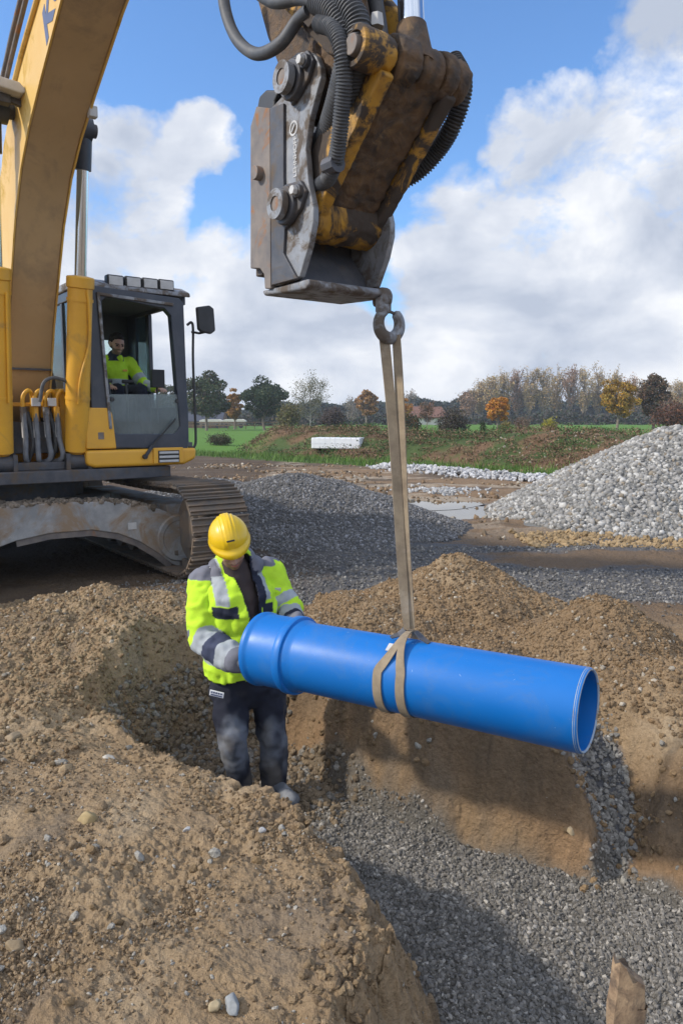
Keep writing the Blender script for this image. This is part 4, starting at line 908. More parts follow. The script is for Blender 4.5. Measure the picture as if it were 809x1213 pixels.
# ------------------------------------------------------------------ blue pipe
PA = at(311, 768, 3.86); PB = at(697, 842, 2.95); PD = (PB-PA).normalized(); PL = (PB-PA).length; RB = .171
PP = empty('blue_pipe', tuple(PA)); tag(PP, 'bright blue plastic sewer pipe with a socket end hanging from the strap', 'pipe')
o0 = Vector((0,0,0)); e0 = PD
b = MB(); b.lathe(o0, e0, [(.27,RB+.001),(.28,RB),(PL-.012,RB),(PL-.002,RB-.004)], 96); b.build('pipe_body', M['pipe'], PP, smooth=True, ang=40)
b = MB(); b.lathe(o0, e0, [(PL-.004,RB-.012),(PL-.02,RB-.013),(.2,RB-.012),(.0,RB+.003)], 96); b.build('pipe_bore', M['pipe'], PP, smooth=True)
b = MB(); b.lathe(o0, e0, [(PL-.017,RB+.0006),(PL-.009,RB-.001),(PL-.0,RB-.0065),(PL-.0,RB-.010),(PL-.006,RB-.0135)], 96); b.build('pipe_rim', M['pipe_edge'], PP, smooth=True, ang=70)
b = MB(); b.lathe(o0, e0, [(.03,RB+.004),(0,RB+.005),(-.004,RB+.01),(0,RB+.019),(.012,RB+.021),(.028,RB+.019),(.034,RB+.0135),(.05,RB+.0125),(.208,RB+.0125),(.2095,RB+.023),(.216,RB+.026),(.246,RB+.026),(.252,RB+.023),(.254,RB+.011),(.27,RB+.009),(.286,RB+.002),(.3,RB+.0003)], 96); b.build('socket', M['pipe'], PP, smooth=True, ang=50)
# strap: two lengths of webbing down from the hook, choked round the pipe
def ecoord(x, y, z): 
    return Vector((CX+.6*x+.8*y, CY-.8*x+.6*y, z))
HB = ecoord(hx, hy, hz-.062)
SG = empty('lifting_strap', tuple(HB)); tag(SG, 'dirty beige webbing strap hanging from the hook and looped twice round the blue pipe', 'lifting strap')
sx = PD; up = Vector((0,0,1)); sy = sx.cross(up).normalized(); 
if sy.y > 0: sy = -sy          # towards the viewer
upn = sy.cross(sx).normalized(); upn = upn if upn.z > 0 else -upn
ax0 = .70                       # distance along the pipe of the knot
# find where the vertical below the hook meets the axis
ax0 = max(0, (Vector((HB.x, HB.y, 0))-Vector((PA.x, PA.y, 0))).dot(Vector((PD.x, PD.y, 0)))/(Vector((PD.x,PD.y,0)).length))
ax0 = min(max(ax0+.175, .6), 1.05)
KN = PA+PD*ax0+upn*(RB+.05)
def ribbon(path, wdir, w, th=.004):
    """flat band through path points with its width along wdir at each point"""
    vs = []; fs = []
    for i, (p, wd) in enumerate(zip(path, wdir)):
        t = (path[min(i+1, len(path)-1)]-path[max(0, i-1)]).normalized(); wd = (wd-t*wd.dot(t)).normalized(); nn = t.cross(wd)
        ww = w[i] if isinstance(w, list) else w
        vs += [p+wd*ww/2+nn*th/2, p-wd*ww/2+nn*th/2, p-wd*ww/2-nn*th/2, p+wd*ww/2-nn*th/2]
    for i in range(len(path)-1):
        for k in range(4): a = i*4+k; c = i*4+(k+1) % 4; fs.append((a, c, c+4, a+4))
    fs += [(3,2,1,0), tuple(len(vs)-4+k for k in range(4))]
    return MB().add([v-HB for v in vs], fs)
camx = Vector((1,0,0))
for k, (dx, rot, wt, wb) in enumerate(((-.021, .15, .047, .04), (.025, -.95, .047, .046))):
    path = []; wd = []; W = []
    for i in range(33):
        t = i/32; top_ = HB+Vector((dx*1.1, 0, .012)); bt = KN+Vector((dx*.35, .01*k, .0))
        p = top_.lerp(bt, t)+Vector((.006*math.sin(t*5+k), .01*math.sin(t*3), 0)); path.append(p)
        a = rot*(1-.75*t)+.12*math.sin(t*4+k); wd.append(Vector((math.cos(a), math.sin(a), 0))); W.append(wt+(wb-wt)*t-.012*max(0, t-.85)/.15)
    ribbon(path, wd, W, .007).build('strap_leg', M['strap'], SG, smooth=True, ang=50)
b = []
# over the hook
pts = []; wd = []
for i in range(13):
    a = math.radians(-20+220*i/12); pts.append(HB+Vector((-.03*math.cos(a)*1.0, 0, .028))+Vector((0, -.032*math.sin(a+1.57), .0))+Vector((0,0,-.02*math.cos(a*.0))))
for q, sgn in ((-.085, -1), (.03, 1)):
    path = []; wd = []; n = 72
    for i in range(n+1):
        th = 2*PI*i/n; f = .5-.5*math.cos(th); conv = min(1, f*3.2); lift = (1-conv)
        off = q*conv+.0*(1-conv)+.012*math.sin(th)
        rad = RB+.006+.036*lift**2
        path.append(PA+PD*(ax0+off)+(upn*math.cos(th)+sy*math.sin(th))*rad); wd.append(PD)
    ribbon(path, wd, [.043-.016*(1-min(1, (.5-.5*math.cos(2*PI*i/n))*4)) for i in range(n+1)], .006).build('strap_loop', M['strap'], SG, smooth=True, ang=60)
# frayed pale worn patch on the left loop and the bunched fold where the loops meet
th = .55; c0 = PA+PD*(ax0-.052)+(upn*math.cos(th)+sy*math.sin(th))*(RB+.012); t_ = (sy*math.cos(th)-upn*math.sin(th)); t_.normalize()
MB().obox(c0-HB, t_*.022, PD*.011, (upn*math.cos(th)+sy*math.sin(th))*.002).build('worn_patch', M['grey_light'], SG, bevel=.001)
pts = [KN+PD*.03-up*.005, KN+PD*.06-up*.03, KN+PD*.10-up*.048]; ribbon(pts, [sy]*3, [.03,.045,.03]).build('strap_fold', M['steel_dark'], SG)
pts = [KN+PD*-.02-up*.0, KN+PD*-.045-up*.025+sy*.02, KN+PD*-.07-up*.035+sy*.05]; ribbon(pts, [PD]*3, [.03,.03,.02]).build('strap_fold', M['steel_dark'], SG)

# ------------------------------------------------------------------ wooden stake bottom right
sp = atz(735, 1320, -.6)
t1 = at(740, 1150, 1.95)
SK = empty('wooden_stake', (t1.x-.02, t1.y, FLOOR)); tag(SK, 'broken wooden stake standing in the gravel at the lower right edge', 'stake')
H_ = t1.z-FLOOR; nn_ = 18; b = MB(); vs = []; fs = []
for i in range(nn_+1):
    z = H_*i/nn_; w_ = .043+.004*math.sin(i*1.3)-.002*i/nn_
    for k in range(16):
        a = 2*PI*k/16; rr2 = w_*(1+.10*math.sin(3*a+i*.2)+.05*math.sin(7*a)); x = rr2*math.cos(a)*1.15; y = rr2*math.sin(a)*.8
        zz = z if i < nn_ else z+(-.03*(x/.03)+.014*math.sin(5*a))
        if i == nn_-1: zz = z-.03+(-.02*(x/.03))
        vs.append((x+.03*z/H_, y, zz))
for i in range(nn_):
    for k in range(16): p_ = i*16+k; q_ = i*16+(k+1) % 16; fs.append((p_, q_, q_+16, p_+16))
fs.append(tuple(range(nn_*16, nn_*16+16))); fs.append(tuple(range(15, -1, -1)))
MB().add(vs, fs).build('post', M['wood'], SK, smooth=True, ang=30)
b = MB()
for k in range(3): b.prism([(.01+.016*k, H_-.03), (.022+.016*k, H_-.03), (.02+.016*k, H_+.012-.014*k)], -.012+.008*k, -.004+.008*k)
b.build('splinter', M['wood'], SK)
# ------------------------------------------------------------------ people
def capsules(prims):
    """prims: (a,b,ra,rb) tapered limbs or ('e',centre,(rx,ry,rz),rotation) ellipsoids -> one raw mesh"""
    V = []; Fs = []; b = 0; sv, sf = I3
    for p in prims:
        if p[0] == 'e':
            v = sv*np.array(p[2])
            if len(p) > 3: v = v@np.array(p[3].to_3x3()).T
            v = v+np.array(p[1])
        else:
            a, c, ra, rb = p[:4]; a = np.array(a); c = np.array(c); d = c-a; L = np.linalg.norm(d)
            if L < 1e-6: d = np.array((0,0,1.)); L = 1e-6
            d = d/L; q = np.array(Vector(d).to_track_quat('Z', 'Y').to_matrix()); fl = p[4] if len(p) > 4 else (1, 1)
            t = sv[:, 2] > 0; v = sv.copy(); v = v*np.where(t, rb, ra)[:, None]; v[:, 0] *= fl[0]; v[:, 1] *= fl[1]; v[:, 2] += np.where(t, L, 0); v = v@q.T+a
        V.append(v); Fs.append(sf+b); b += len(v)
    return np.vstack(V), np.vstack(Fs)
def fuse(name, prims, voxel, m, parent, smooth=6, wrinkle=0, wscale=14, colf=None, cut=None, seed=0, aniso=(1,1,1)):
    V, Fc = capsules(prims); me = mesh_np(name, V, Fc, 3); o = D.objects.new(name, me); COL.objects.link(o)
    r = o.modifiers.new('r', 'REMESH'); r.mode = 'VOXEL'; r.voxel_size = voxel; r.adaptivity = 0
    if smooth: s_ = o.modifiers.new('s', 'SMOOTH'); s_.iterations = smooth; s_.factor = .5
    dg = bpy.context.evaluated_depsgraph_get(); dg.update(); me2 = D.meshes.new_from_object(o.evaluated_get(dg)); D.objects.remove(o)
    me2.name = name; v = getv(me2); n = getn(me2)
    if wrinkle:
        a = np.array(aniso); w = fbm(v[:, 0]*wscale*a[0]+seed, v[:, 1]*wscale*a[1], 3, 500+seed, v[:, 2]*wscale*a[2])
        w2 = 1-np.abs(fbm(v[:, 0]*wscale*1.4, v[:, 1]*wscale*1.4+seed, 2, 520+seed, v[:, 2]*wscale*1.4))*2.4
        v = v+n*(w*wrinkle+np.clip(w2, -1, 1)*wrinkle*.45)[:, None]; me2.vertices.foreach_set('co', v.astype(np.float32).ravel()); me2.update()
    me2.polygons.foreach_set('use_smooth', np.ones(len(me2.polygons), bool))
    if colf is not None: setcol(me2, colf(v, n))
    me2.materials.clear()
    if cut is not None:
        import bmesh
        bm = bmesh.new(); bm.from_mesh(me2)
        for co_, no_ in cut: bmesh.ops.bisect_plane(bm, geom=bm.verts[:]+bm.edges[:]+bm.faces[:], plane_co=co_, plane_no=no_, clear_outer=True)
        bm.to_mesh(me2); bm.free()
    return link(name, me2, M[m], parent)
def seg_t(v, a, b):
    a = np.array(a); b = np.array(b); d = b-a; t = ((v-a)@d)/(d@d); tc = np.clip(t, 0, 1); q = a+tc[:, None]*d
    return t, np.linalg.norm(v-q, axis=1)
def hand(w, f, n_, r=.0085, curl=.5, side=1):
    """five-fingered hand: wrist, finger direction, palm normal (down); side=+1 thumb to the left of f x n"""
    w = Vector(w); f = Vector(f).normalized(); n_ = Vector(n_); n_ = (n_-f*n_.dot(f)).normalized(); s_ = f.cross(n_)*side
    P = [(w, w+f*.045, .024, .032, (1, 1)), (w+f*.03+s_*.018, w+f*.085+s_*.026, .016, .014), (w+f*.03-s_*.018, w+f*.08-s_*.028, .016, .013), (w+f*.03, w+f*.088, .017, .014)]
    for k, (off, ln) in enumerate(((.032,.068),(.011,.078),(-.011,.072),(-.032,.056))):
        p = w+f*.085+s_*off; d = (f+s_*off*2).normalized(); c = curl*(1+.15*k)
        for j, l in enumerate((.45,.32,.23)):
            q = p+d*ln*l; P.append((p, q, r*(1.05-.1*j), r*(.98-.1*j))); p = q
            d = (d*math.cos(c*.8)+n_*math.sin(c*.8)).normalized()
    p = w+f*.022+s_*.03; d = (f*.6+s_*.75+n_*.25).normalized()
    for j, l in enumerate((.035,.03,.024)):
        q = p+d*l; P.append((p, q, r*(1.35-.15*j), r*(1.2-.15*j))); p = q; d = (d+f*.35+n_*.3).normalized()
    return P
def head_prims(c, fwd, upv, s=1.):
    """skull, jaw, nose, brow, ears, lips as overlapping solids; c = head centre"""
    f = Vector(fwd).normalized(); u = Vector(upv); u = (u-f*u.dot(f)).normalized(); r = f.cross(u); c = Vector(c)
    m = Matrix((r, f, u)).transposed().to_4x4()
    def q(x, y, z): return c+(r*x+f*y+u*z)*s
    P = [('e', q(0,-.01,.03), (.076*s,.094*s,.088*s), m), ('e', q(0,.02,-.045), (.058*s,.066*s,.062*s), m), ('e', q(0,.055,-.088), (.028*s,.022*s,.02*s), m),
         (q(0,.083,.012), q(0,.104,-.026), .009*s, .0135*s), ('e', q(.012,.094,-.03), (.009*s,.01*s,.008*s), m), ('e', q(-.012,.094,-.03), (.009*s,.01*s,.008*s), m),
         (q(-.036,.076,.026), q(.036,.076,.026), .0105*s, .0105*s), ('e', q(0,.082,-.056), (.024*s,.012*s,.007*s), m), ('e', q(0,.08,-.066), (.02*s,.012*s,.007*s), m),
         ('e', q(.04,.062,-.02), (.022*s,.018*s,.02*s), m), ('e', q(-.04,.062,-.02), (.022*s,.018*s,.02*s), m)]
    for sg in (-1, 1): P += [('e', q(sg*.079,-.008,-.004), (.009*s,.02*s,.032*s), m), ('e', q(sg*.084,-.012,.012), (.007*s,.017*s,.017*s), m)]
    return P, q, m
YL = np.array((.48,.74,.04)); NAVY = np.array((.022,.026,.045)); GRB = np.array((.34,.37,.40)); GREYC = np.array((.16,.165,.2)); BRN = np.array((.055,.042,.042))
# ---- worker
def WP(px, py, d): return at(px, py, d)
pel = WP(293,812,4.42); che = WP(283,712,4.34); nec = WP(277,672,4.3); hd = WP(274,650,4.19)
shR = WP(246,690,4.32); elR = WP(241,757,4.22); wrR = WP(287,787,4.02)
shL = WP(318,682,4.48); elL = WP(342,722,4.42); wrL = WP(352,745,4.2)
hipR = WP(272,818,4.38); hipL = WP(317,816,4.5); knR = WP(276,882,4.28); knL = WP(324,882,4.42); anR = WP(288,938,4.36); anL = WP(324,938,4.42)
toR = WP(296,962,4.22); toL = WP(345,966,4.28)
WK = empty('person', ((pel.x), (pel.y), FLOOR+.05)); O = WK.location.copy(); 
tag(WK, 'worker in yellow helmet and yellow green jacket holding the socket end of the blue pipe', 'person')
def rel(v): return Vector(v)-O
def RL_(P):
    out = []
    for p in P:
        if p[0] == 'e': out.append(('e', Vector(p[1])-O)+tuple(p[2:]))
        else: out.append((Vector(p[0])-O, Vector(p[1])-O)+tuple(p[2:]))
    return out
fw = Vector((.28,-.88,-.42)); hp, hq, hm = head_prims(hd+Vector((0,0,-.0)), fw, Vector((-.05,-.5,.85)), 1.)
axu = (nec-pel).normalized(); lat = (shL-shR).normalized()
body = [(pel, che, .09, .11), (shR, shL, .06, .06), (che, nec, .1, .055), (nec, hd+Vector((0,.02,-.05)), .055, .052), (shR, elR, .05, .04), (elR, wrR, .038, .027), (shL, elL, .05, .04), (elL, wrL, .038, .027),
        (hipR, knR, .075, .052), (hipL, knL, .075, .052), (knR, anR, .05, .036), (knL, anL, .05, .036), (pel+lat*-.03, pel+lat*.03, .09, .09), (anR, toR, .035, .03), (anL, toL, .035, .03)]
body += hp+hand(wrR, PA+PD*.03+sy*.16-wrR+Vector((0,0,.0)), Vector((.8,.5,.2)), .009, .45, 1)+hand(wrL, PA+PD*.16+Vector((0,-.02,.205))-wrL, Vector((0,-.1,-1)), .009, .5, -1)
def bodycol(v, n):
    c = np.tile(np.array((.42,.24,.17)), (len(v), 1))
    for w_ in (wrR, wrL):
        d_ = np.linalg.norm(v-np.array(rel(w_)), axis=1); c = np.where((d_ < .26)[:, None], np.array((.075,.08,.09)), c)
    hh = np.array(rel(hd)); loc_ = v-hh; F_ = np.array(fw.normalized()); U_ = np.array(hm.col[2][:3]); R_ = np.array(hm.col[0][:3])
    y = loc_@F_; z = loc_@U_; x = loc_@R_; near = np.linalg.norm(loc_, axis=1) < .17
    c = np.where((near & (z < -.045) & (y > .0))[:, None], np.array((.2,.11,.08)), c)
    c = np.where((near & (np.abs(z+.061) < .008) & (y > .08) & (np.abs(x) < .022))[:, None], np.array((.36,.13,.11)), c)
    return c
fuse('body', RL_(body), .0062, 'skin', WK, 3, colf=bodycol)
for sg in (-1, 1):
    e = hq(sg*.032,.078,.002); v, f = I2; o = link('eye', mesh_np('eye', v*.0115, f, 3, True, np.tile((.5,.5,.48), (len(v), 1))), M['skin'], WK); o.location = rel(e)
# hoodie: torso front panel and hood roll
ho = [(pel+Vector((0,0,.12)), che, .145, .165, (1,.8)), (che, nec, .15, .085), ('e', nec+Vector((.0,.05,-.03)), (.12,.08,.05)), (nec+Vector((-.07,-.02,-.04)), nec+Vector((.0,-.065,-.14)), .032, .032), (nec+Vector((.08,-.02,-.04)), nec+Vector((.02,-.065,-.14)), .032, .032)]
fuse('hoodie', RL_(ho), .01, 'cloth', WK, 5, .012, 10, lambda v, n: np.tile(BRN, (len(v), 1)), seed=3)
# jacket
fwd = sy_w = Vector((.25,-.97,0)).normalized(); 
hemc = WP(285,790,4.42)
jk = [(hemc, che, .185, .195), (hemc+lat*-.06, che+lat*-.05, .155, .16), (hemc+lat*.06, che+lat*.05, .145, .16), (shR+Vector((0,0,-.02)), shL+Vector((0,0,-.02)), .095, .095), (che, nec+Vector((0,.04,.01)), .17, .1),
      (shR, elR, .095, .075), (elR, wrR-(wrR-elR)*.12, .077, .055), (shL, elL, .09, .07), (elL, wrL-(wrL-elL)*.15, .072, .052),
      (nec+Vector((-.11,.0,.0)), nec+Vector((-.04,-.1,-.1)), .03, .03), (nec+Vector((.11,.02,.0)), nec+Vector((.07,-.09,-.1)), .03, .03), (nec+Vector((-.11,.02,.0)), nec+Vector((.11,.05,.0)), .035, .035)]
o_ = Vector((0,0,0))
JN = rel(nec); JP = rel(hemc); LA = np.array(lat)
FW = np.array(Vector((fwd.x, fwd.y, 0)).normalized())
def jcol(v, n):
    c = np.tile(YL, (len(v), 1))
    tT, dT = seg_t(v, JP, JN); ax = np.array(JP)+np.clip(tT, 0, 1.2)[:, None]*np.array(JN-JP); rx = (v-ax)@LA; fr = (v-ax)@FW
    tu, du = seg_t(v, rel(shR), rel(elR)); tl, dl = seg_t(v, rel(elR), rel(wrR)); tu2, du2 = seg_t(v, rel(shL), rel(elL)); tl2, dl2 = seg_t(v, rel(elL), rel(wrL))
    arm = (np.minimum(du, dl) < .1) & (np.minimum(du, dl) < dT-.09) | (np.minimum(du2, dl2) < .1) & (np.minimum(du2, dl2) < dT-.09)
    tor = ~arm
    def put(m, col_): 
        nonlocal c; c = np.where(m[:, None], col_, c)
    # torso: reflective hoop near the hem, shoulder straps
    put(tor & (tT > .12) & (tT < .25), GRB*.9+np.array((.03,.05,0)))
    put(tor & (tT > .72) & (rx < -.085) & (rx > -.15) & (fr > -.05), GRB)
    put(tor & (tT > .72) & (rx > .105) & (rx < .16), GRB)
    put(tor & (tT > .95) & (np.abs(rx) > .09), GREYC)
    put((v@np.array((0,0,1.)) > (rel(shR).z+.03)) & (rx < -.14), GREYC)
    # chest pocket flaps
    put(tor & (fr > .05) & (tT > .60) & (tT < .71) & (rx < -.045) & (rx > -.17), NAVY)
    put(tor & (fr > .05) & (tT > .66) & (tT < .97) & (rx > .085) & (rx < .125), NAVY)
    put(tor & (fr > .02) & (tT > .58) & (tT < .68) & (rx > .1) & (rx < .17), NAVY)
    # front edge piping
    put(tor & (fr > .03) & (np.abs(rx-.08) < .012), NAVY); put(tor & (fr > .03) & (np.abs(rx+.012-(.06*(1-tT))) < .009), NAVY)
    # sleeves
    s1 = arm & (rx < 0); s2 = arm & (rx > 0)
    put(s1 & (dl < .1) & (tl > .02) & (tl < .28) & (tu > .7), GRB); put(s1 & (tl > .28) & (tl < .55), NAVY*2.2); put(s1 & (tl >= .55) & (tl < .8), GRB); put(s1 & (tl >= .8), GREYC)
    put(s1 & (tu > .86) & (tl < .22) & ((v-np.array(rel(elR)))@FW < .01), GREYC)
    put(s2 & (tu2 > .62) & (tu2 < .85), GRB); put(s2 & (tl2 > .15) & (tl2 < .45), GRB*.9); put(s2 & (tl2 > .45) & (tl2 < .62), NAVY); put(s2 & (tl2 >= .62), GREYC)
    g = sst(.1, .5, fbm(v[:, 0]*9, v[:, 1]*9, 3, 540, v[:, 2]*9)); c = c*(1-.12*g[:, None])
    return c
J = fuse('jacket', RL_(jk), .0075, 'cloth', WK, 6, .03, 8, jcol, seed=1, aniso=(1,1,.8))
# open the jacket front so that the hoodie shows: cut by deleting faces in a wedge
import bmesh
bm = bmesh.new(); bm.from_mesh(J.data); dele = []
for f_ in bm.faces:
    p = np.array(f_.calc_center_median()); t = float(((p-np.array(JP))@np.array(JN-JP))/(JN-JP).length_squared); ax = np.array(JP)+t*np.array(JN-JP); rx = float((p-ax)@LA); fr = float((p-ax)@FW)
    if fr > .03 and t > .02 and -.012+.055*(1-t)-.03*max(0, t-.7)/.3 < rx < .078: dele.append(f_)
    elif p[2] < JP.z-.03-.01*math.sin(rx*30) and t < .3 and abs(rx) < .3: dele.append(f_)
bmesh.ops.delete(bm, geom=dele, context='FACES'); bm.to_mesh(J.data); bm.free()
m_ = J.modifiers.new('thick', 'SOLIDIFY'); m_.thickness = .008; m_.offset = 1
# small badge on the sleeve
bq = shL.lerp(elL, .45); bp = rel(bq+(Vector((0,0,CAMZ))-bq).normalized()*.086); MB().obox(bp, (.018,0,0), (0,.004,0), (.004,0,.018)).build('badge', M['grey_light'], WK, bevel=.002)
# trousers
tr = [(hipR, knR, .108, .082), (hipL, knL, .108, .082), (knR, anR, .08, .066), (knL, anL, .082, .07), (hipR, hipL, .115, .115), (pel+Vector((0,0,.1)), pel, .15, .135), (knR+Vector((0,-.035,-.02)), knR+Vector((0,-.03,.05)), .06, .06), (knL+Vector((0,-.035,-.02)), knL+Vector((0,-.03,.05)), .06, .06)]
def tcol(v, n):
    c = np.tile(np.array((.018,.02,.032)), (len(v), 1)); z = v[:, 2]
    for k_, s__ in ((knR, 1), (knL, 2)):
        d_ = np.linalg.norm((v-np.array(rel(k_)))*np.array((1,1,.62)), axis=1); m = sst(.13, .06, d_+.05*fbm(v[:, 0]*14, v[:, 1]*14, 3, 550+s__, v[:, 2]*14))*(n[:, 1] < .1)
        c = lerp(c, np.array((.17,.19,.23)), m*.8)
    g = sst(.05, .5, fbm(v[:, 0]*8, v[:, 1]*8, 4, 560, v[:, 2]*8))*sst(-.0, .5, .55-(z-FLOOR*0)*.6); c = lerp(c, np.array((.17,.155,.135)), g*.45)
    return c
fuse('trousers', RL_(tr), .009, 'cloth', WK, 5, .019, 8, tcol, seed=5, aniso=(1,1,1.3))
bpos = rel(WP(257,822,4.22)); Mx = Matrix.Translation(bpos)@Matrix.Rotation(.16, 4, 'Y'); 
b = MB(); b.box(-.042,.042,-.003,.003,-.017,.017); o = b.build('pocket_label', M['white_paint'], WK, bevel=.002); o.location = bpos; o.rotation_euler = (0, .18, -.15)
b = MB()
for k in range(5): b.box(-.035+.0145*k, -.025+.0145*k, -.005, -.0035, .001, .011)
b.box(-.034,.034,-.005,-.0035,-.012,-.004); o = b.build('label_print', M['letter_navy'], WK); o.location = bpos; o.rotation_euler = (0, .18, -.15)
# boots
for a_, t_ in ((anR, toR), (anL, toL)):
    tz = Vector((t_.x, t_.y, FLOOR+.065)); az_ = Vector((a_.x, a_.y, FLOOR+.1)); 
    fuse('boot', RL_([(a_+Vector((0,0,.02)), az_, .062, .055), (az_+Vector((0,.02,-.02)), tz, .052, .046), ('e', tz, (.052,.06,.045)), (az_+Vector((0,.04,-.03)), az_, .045, .05)]), .007, 'cloth', WK, 4, .004, 20, lambda v, n: lerp(np.tile(np.array((.1,.11,.13)), (len(v), 1)), np.array((.22,.23,.25)), sst(-.2, .4, fbm(v[:, 0]*20, v[:, 1]*20, 3, 570, v[:, 2]*20))), seed=7)
# helmet: ribbed shell, brim, logo
def helmet(c, q, m, parent, O_, s=1.):
    U = np.array(m.col[2][:3]); Fv = np.array(m.col[1][:3]); Rv = np.array(m.col[0][:3]); n1, n2 = 96, 36; vs = []; 
    for i in range(n2+1):
        ph = (PI/2)*(i/n2)
        for k in range(n1):
            th = 2*PI*k/n1; x = math.sin(ph)*math.sin(th); y = math.sin(ph)*math.cos(th); z = math.cos(ph)
            sc = 1.+.0*z
            rib = .0045*sum(math.exp(-((x-a_)/.05)**2) for a_ in (-.34,-.17,.17,.34))*(1 if z > .1 else z*10)+.008*math.exp(-(x/.2)**2)*sst(.1, .4, np.array(z))
            p = np.array((x*.112, y*.138, z*.118+.0))*s; nn = np.array((x, y, z)); p = p+nn*float(rib)*s; vs.append(p)
    for lvl, (ex, dz) in enumerate(((.004,-.012),(.007,-.024),(.003,-.025),(-.006,-.02))):
        for k in range(n1):
            th = 2*PI*k/n1; x = math.sin(th); y = math.cos(th); br = (.038*max(0, math.cos(th))**1.5 if lvl >= 1 else .016*max(0, math.cos(th))**1.5) if lvl < 3 else 0
            vs.append(np.array((x*(.112+ex), y*(.138+ex)+br, dz-.012*(max(0, math.cos(th))**2)*(lvl >= 1)))*s)
    V = np.array(vs); off = np.array(rel_ := (Vector(c)-O_)); V = off+V[:, :1]*Rv+V[:, 1:2]*Fv+V[:, 2:3]*U
    fs = []; R_ = n2+4
    for i in range(R_):
        for k in range(n1): a_ = i*n1+k; b_ = i*n1+(k+1) % n1; fs.append((a_, a_+n1, b_+n1, b_))
    me = D.meshes.new('helmet'); me.from_pydata([tuple(v) for v in V], [], fs); me.polygons.foreach_set('use_smooth', np.ones(len(fs), bool))
    bm = bmesh.new(); bm.from_mesh(me); bmesh.ops.remove_doubles(bm, verts=bm.verts, dist=1e-5); bmesh.ops.recalc_face_normals(bm, faces=bm.faces); bm.to_mesh(me); bm.free()
    o = link('helmet', me, M['helmet'], parent); mo = o.modifiers.new('t', 'SOLIDIFY'); mo.thickness = .003
    return o, lambda x, y, z: off+x*Rv+y*Fv+z*U, Rv, Fv, U
M['helmet'] = mat('yellow_helmet_plastic', (.72,.47,.008), (.66,.42,.01), 5, .32, bmp=.03, dirt=(.42,.3,.08), dscale=9, dlo=.62, dhi=.8)
hc = hq(0,-.016,.078); hf = fw.normalized()
H, hl, Rv, Fv, U = helmet(hc, hq, hm, WK, O, 1.0)
lp = hl(.0,.128,.052); MB().obox(lp, Rv*.022, (U*.6-Fv*.35)*.007, Fv*.004+U*.003).build('helmet_mark', M['black'], H, bevel=.001)
# ---- driver
def EP(x, y, z): return Vector((CX+.6*x+.8*y, CY-.8*x+.6*y, z))
g = []
a = loct(139, 408, .22); hdD = EP(.22, a[0], a[1]); DF = Vector((.62,-.72,-.3)); ys_ = a[0]
HPz = 1.93
pD = EP(.05, ys_, HPz); cD = EP(.08, ys_, a[1]-.33); nD = EP(.14, ys_, a[1]-.15)
sR = EP(.08, ys_-.2, a[1]-.22); sL = EP(.08, ys_+.2, a[1]-.22)
eR = EP(.28, ys_-.27, a[1]-.46); eL = EP(.3, ys_+.28, a[1]-.46); wR = EP(.52, ys_-.22, a[1]-.5); wL = EP(.56, ys_+.36, a[1]-.52)
kR = EP(.55, ys_-.14, HPz+.04); kL = EP(.55, ys_+.14, HPz+.04); fR = EP(.72, ys_-.13, 1.44); fL = EP(.72, ys_+.13, 1.44)
DR = empty('person', tuple(EP(.05, ys_, HPz))); O = DR.location.copy(); tag(DR, 'dark haired driver in a yellow green jacket sitting in the excavator cab', 'person')
hpD, hqD, hmD = head_prims(hdD, DF, Vector((.1,-.1,1)), 1.02)
bd = [(pD, cD, .13, .12), (sR, sL, .055, .055), (cD, nD, .1, .055), (nD, hdD+Vector((0,.01,-.05)), .055, .052), (sR, eR, .048, .04), (eR, wR, .038, .027), (sL, eL, .048, .04), (eL, wL, .038, .027),
      (pD, kR, .08, .055), (pD, kL, .08, .055), (kR, fR, .052, .036), (kL, fL, .052, .036), (fR, fR+Vector((.05,-.1,-.03)), .035, .03), (fL, fL+Vector((.05,-.1,-.03)), .035, .03)]
bd += hpD+hand(wR, Vector((.6,-.8,-.1)), Vector((0,0,-1)), .009, .6, 1)+hand(wL, Vector((.6,-.8,-.1)), Vector((0,0,-1)), .009, .6, -1)
def dcol(v, n):
    c = np.tile(np.array((.5,.3,.22)), (len(v), 1)); l = v-np.array(rel(hdD)); F_ = np.array(hmD.col[1][:3]); U_ = np.array(hmD.col[2][:3]); R_ = np.array(hmD.col[0][:3]); y = l@F_; z = l@U_; x = l@R_; near = np.linalg.norm(l, axis=1) < .16
    beard = near & (z < -.035) & (z > -.13) & (y > -.02) & ~((np.abs(x) < .02) & (np.abs(z+.06) < .01))
    c = np.where(beard[:, None], np.array((.2,.125,.09)), c)
    c = np.where((near & (np.abs(z-.022) < .007) & (y > .06) & (np.abs(x) > .012) & (np.abs(x) < .05))[:, None], np.array((.05,.03,.02)), c)
    return c
def rel(v): return Vector(v)-O
fuse('body', RL_(bd), .006, 'skin', DR, 3, colf=dcol)
F_ = Vector(hmD.col[1][:3]); U_ = Vector(hmD.col[2][:3]); R_ = Vector(hmD.col[0][:3])
hr = [('e', hdD+U_*.055-F_*.025, (.086,.094,.082), hmD), ('e', hdD+U_*.02-F_*.05, (.084,.07,.085), hmD), ('e', hdD+U_*.098+F_*.03, (.062,.05,.03), hmD)]
fuse('hair', RL_(hr), .006, 'cloth', DR, 2, .006, 30, lambda v, n: np.tile(np.array((.025,.018,.014)), (len(v), 1)), seed=9)
for sg in (-1, 1):
    v, f = I2; e = hqD(sg*.033,.079,.004); o = link('eye', mesh_np('eye', v*.0115, f, 3, True, np.tile((.08,.06,.05), (len(v), 1))), M['skin'], DR); o.location = rel(e)
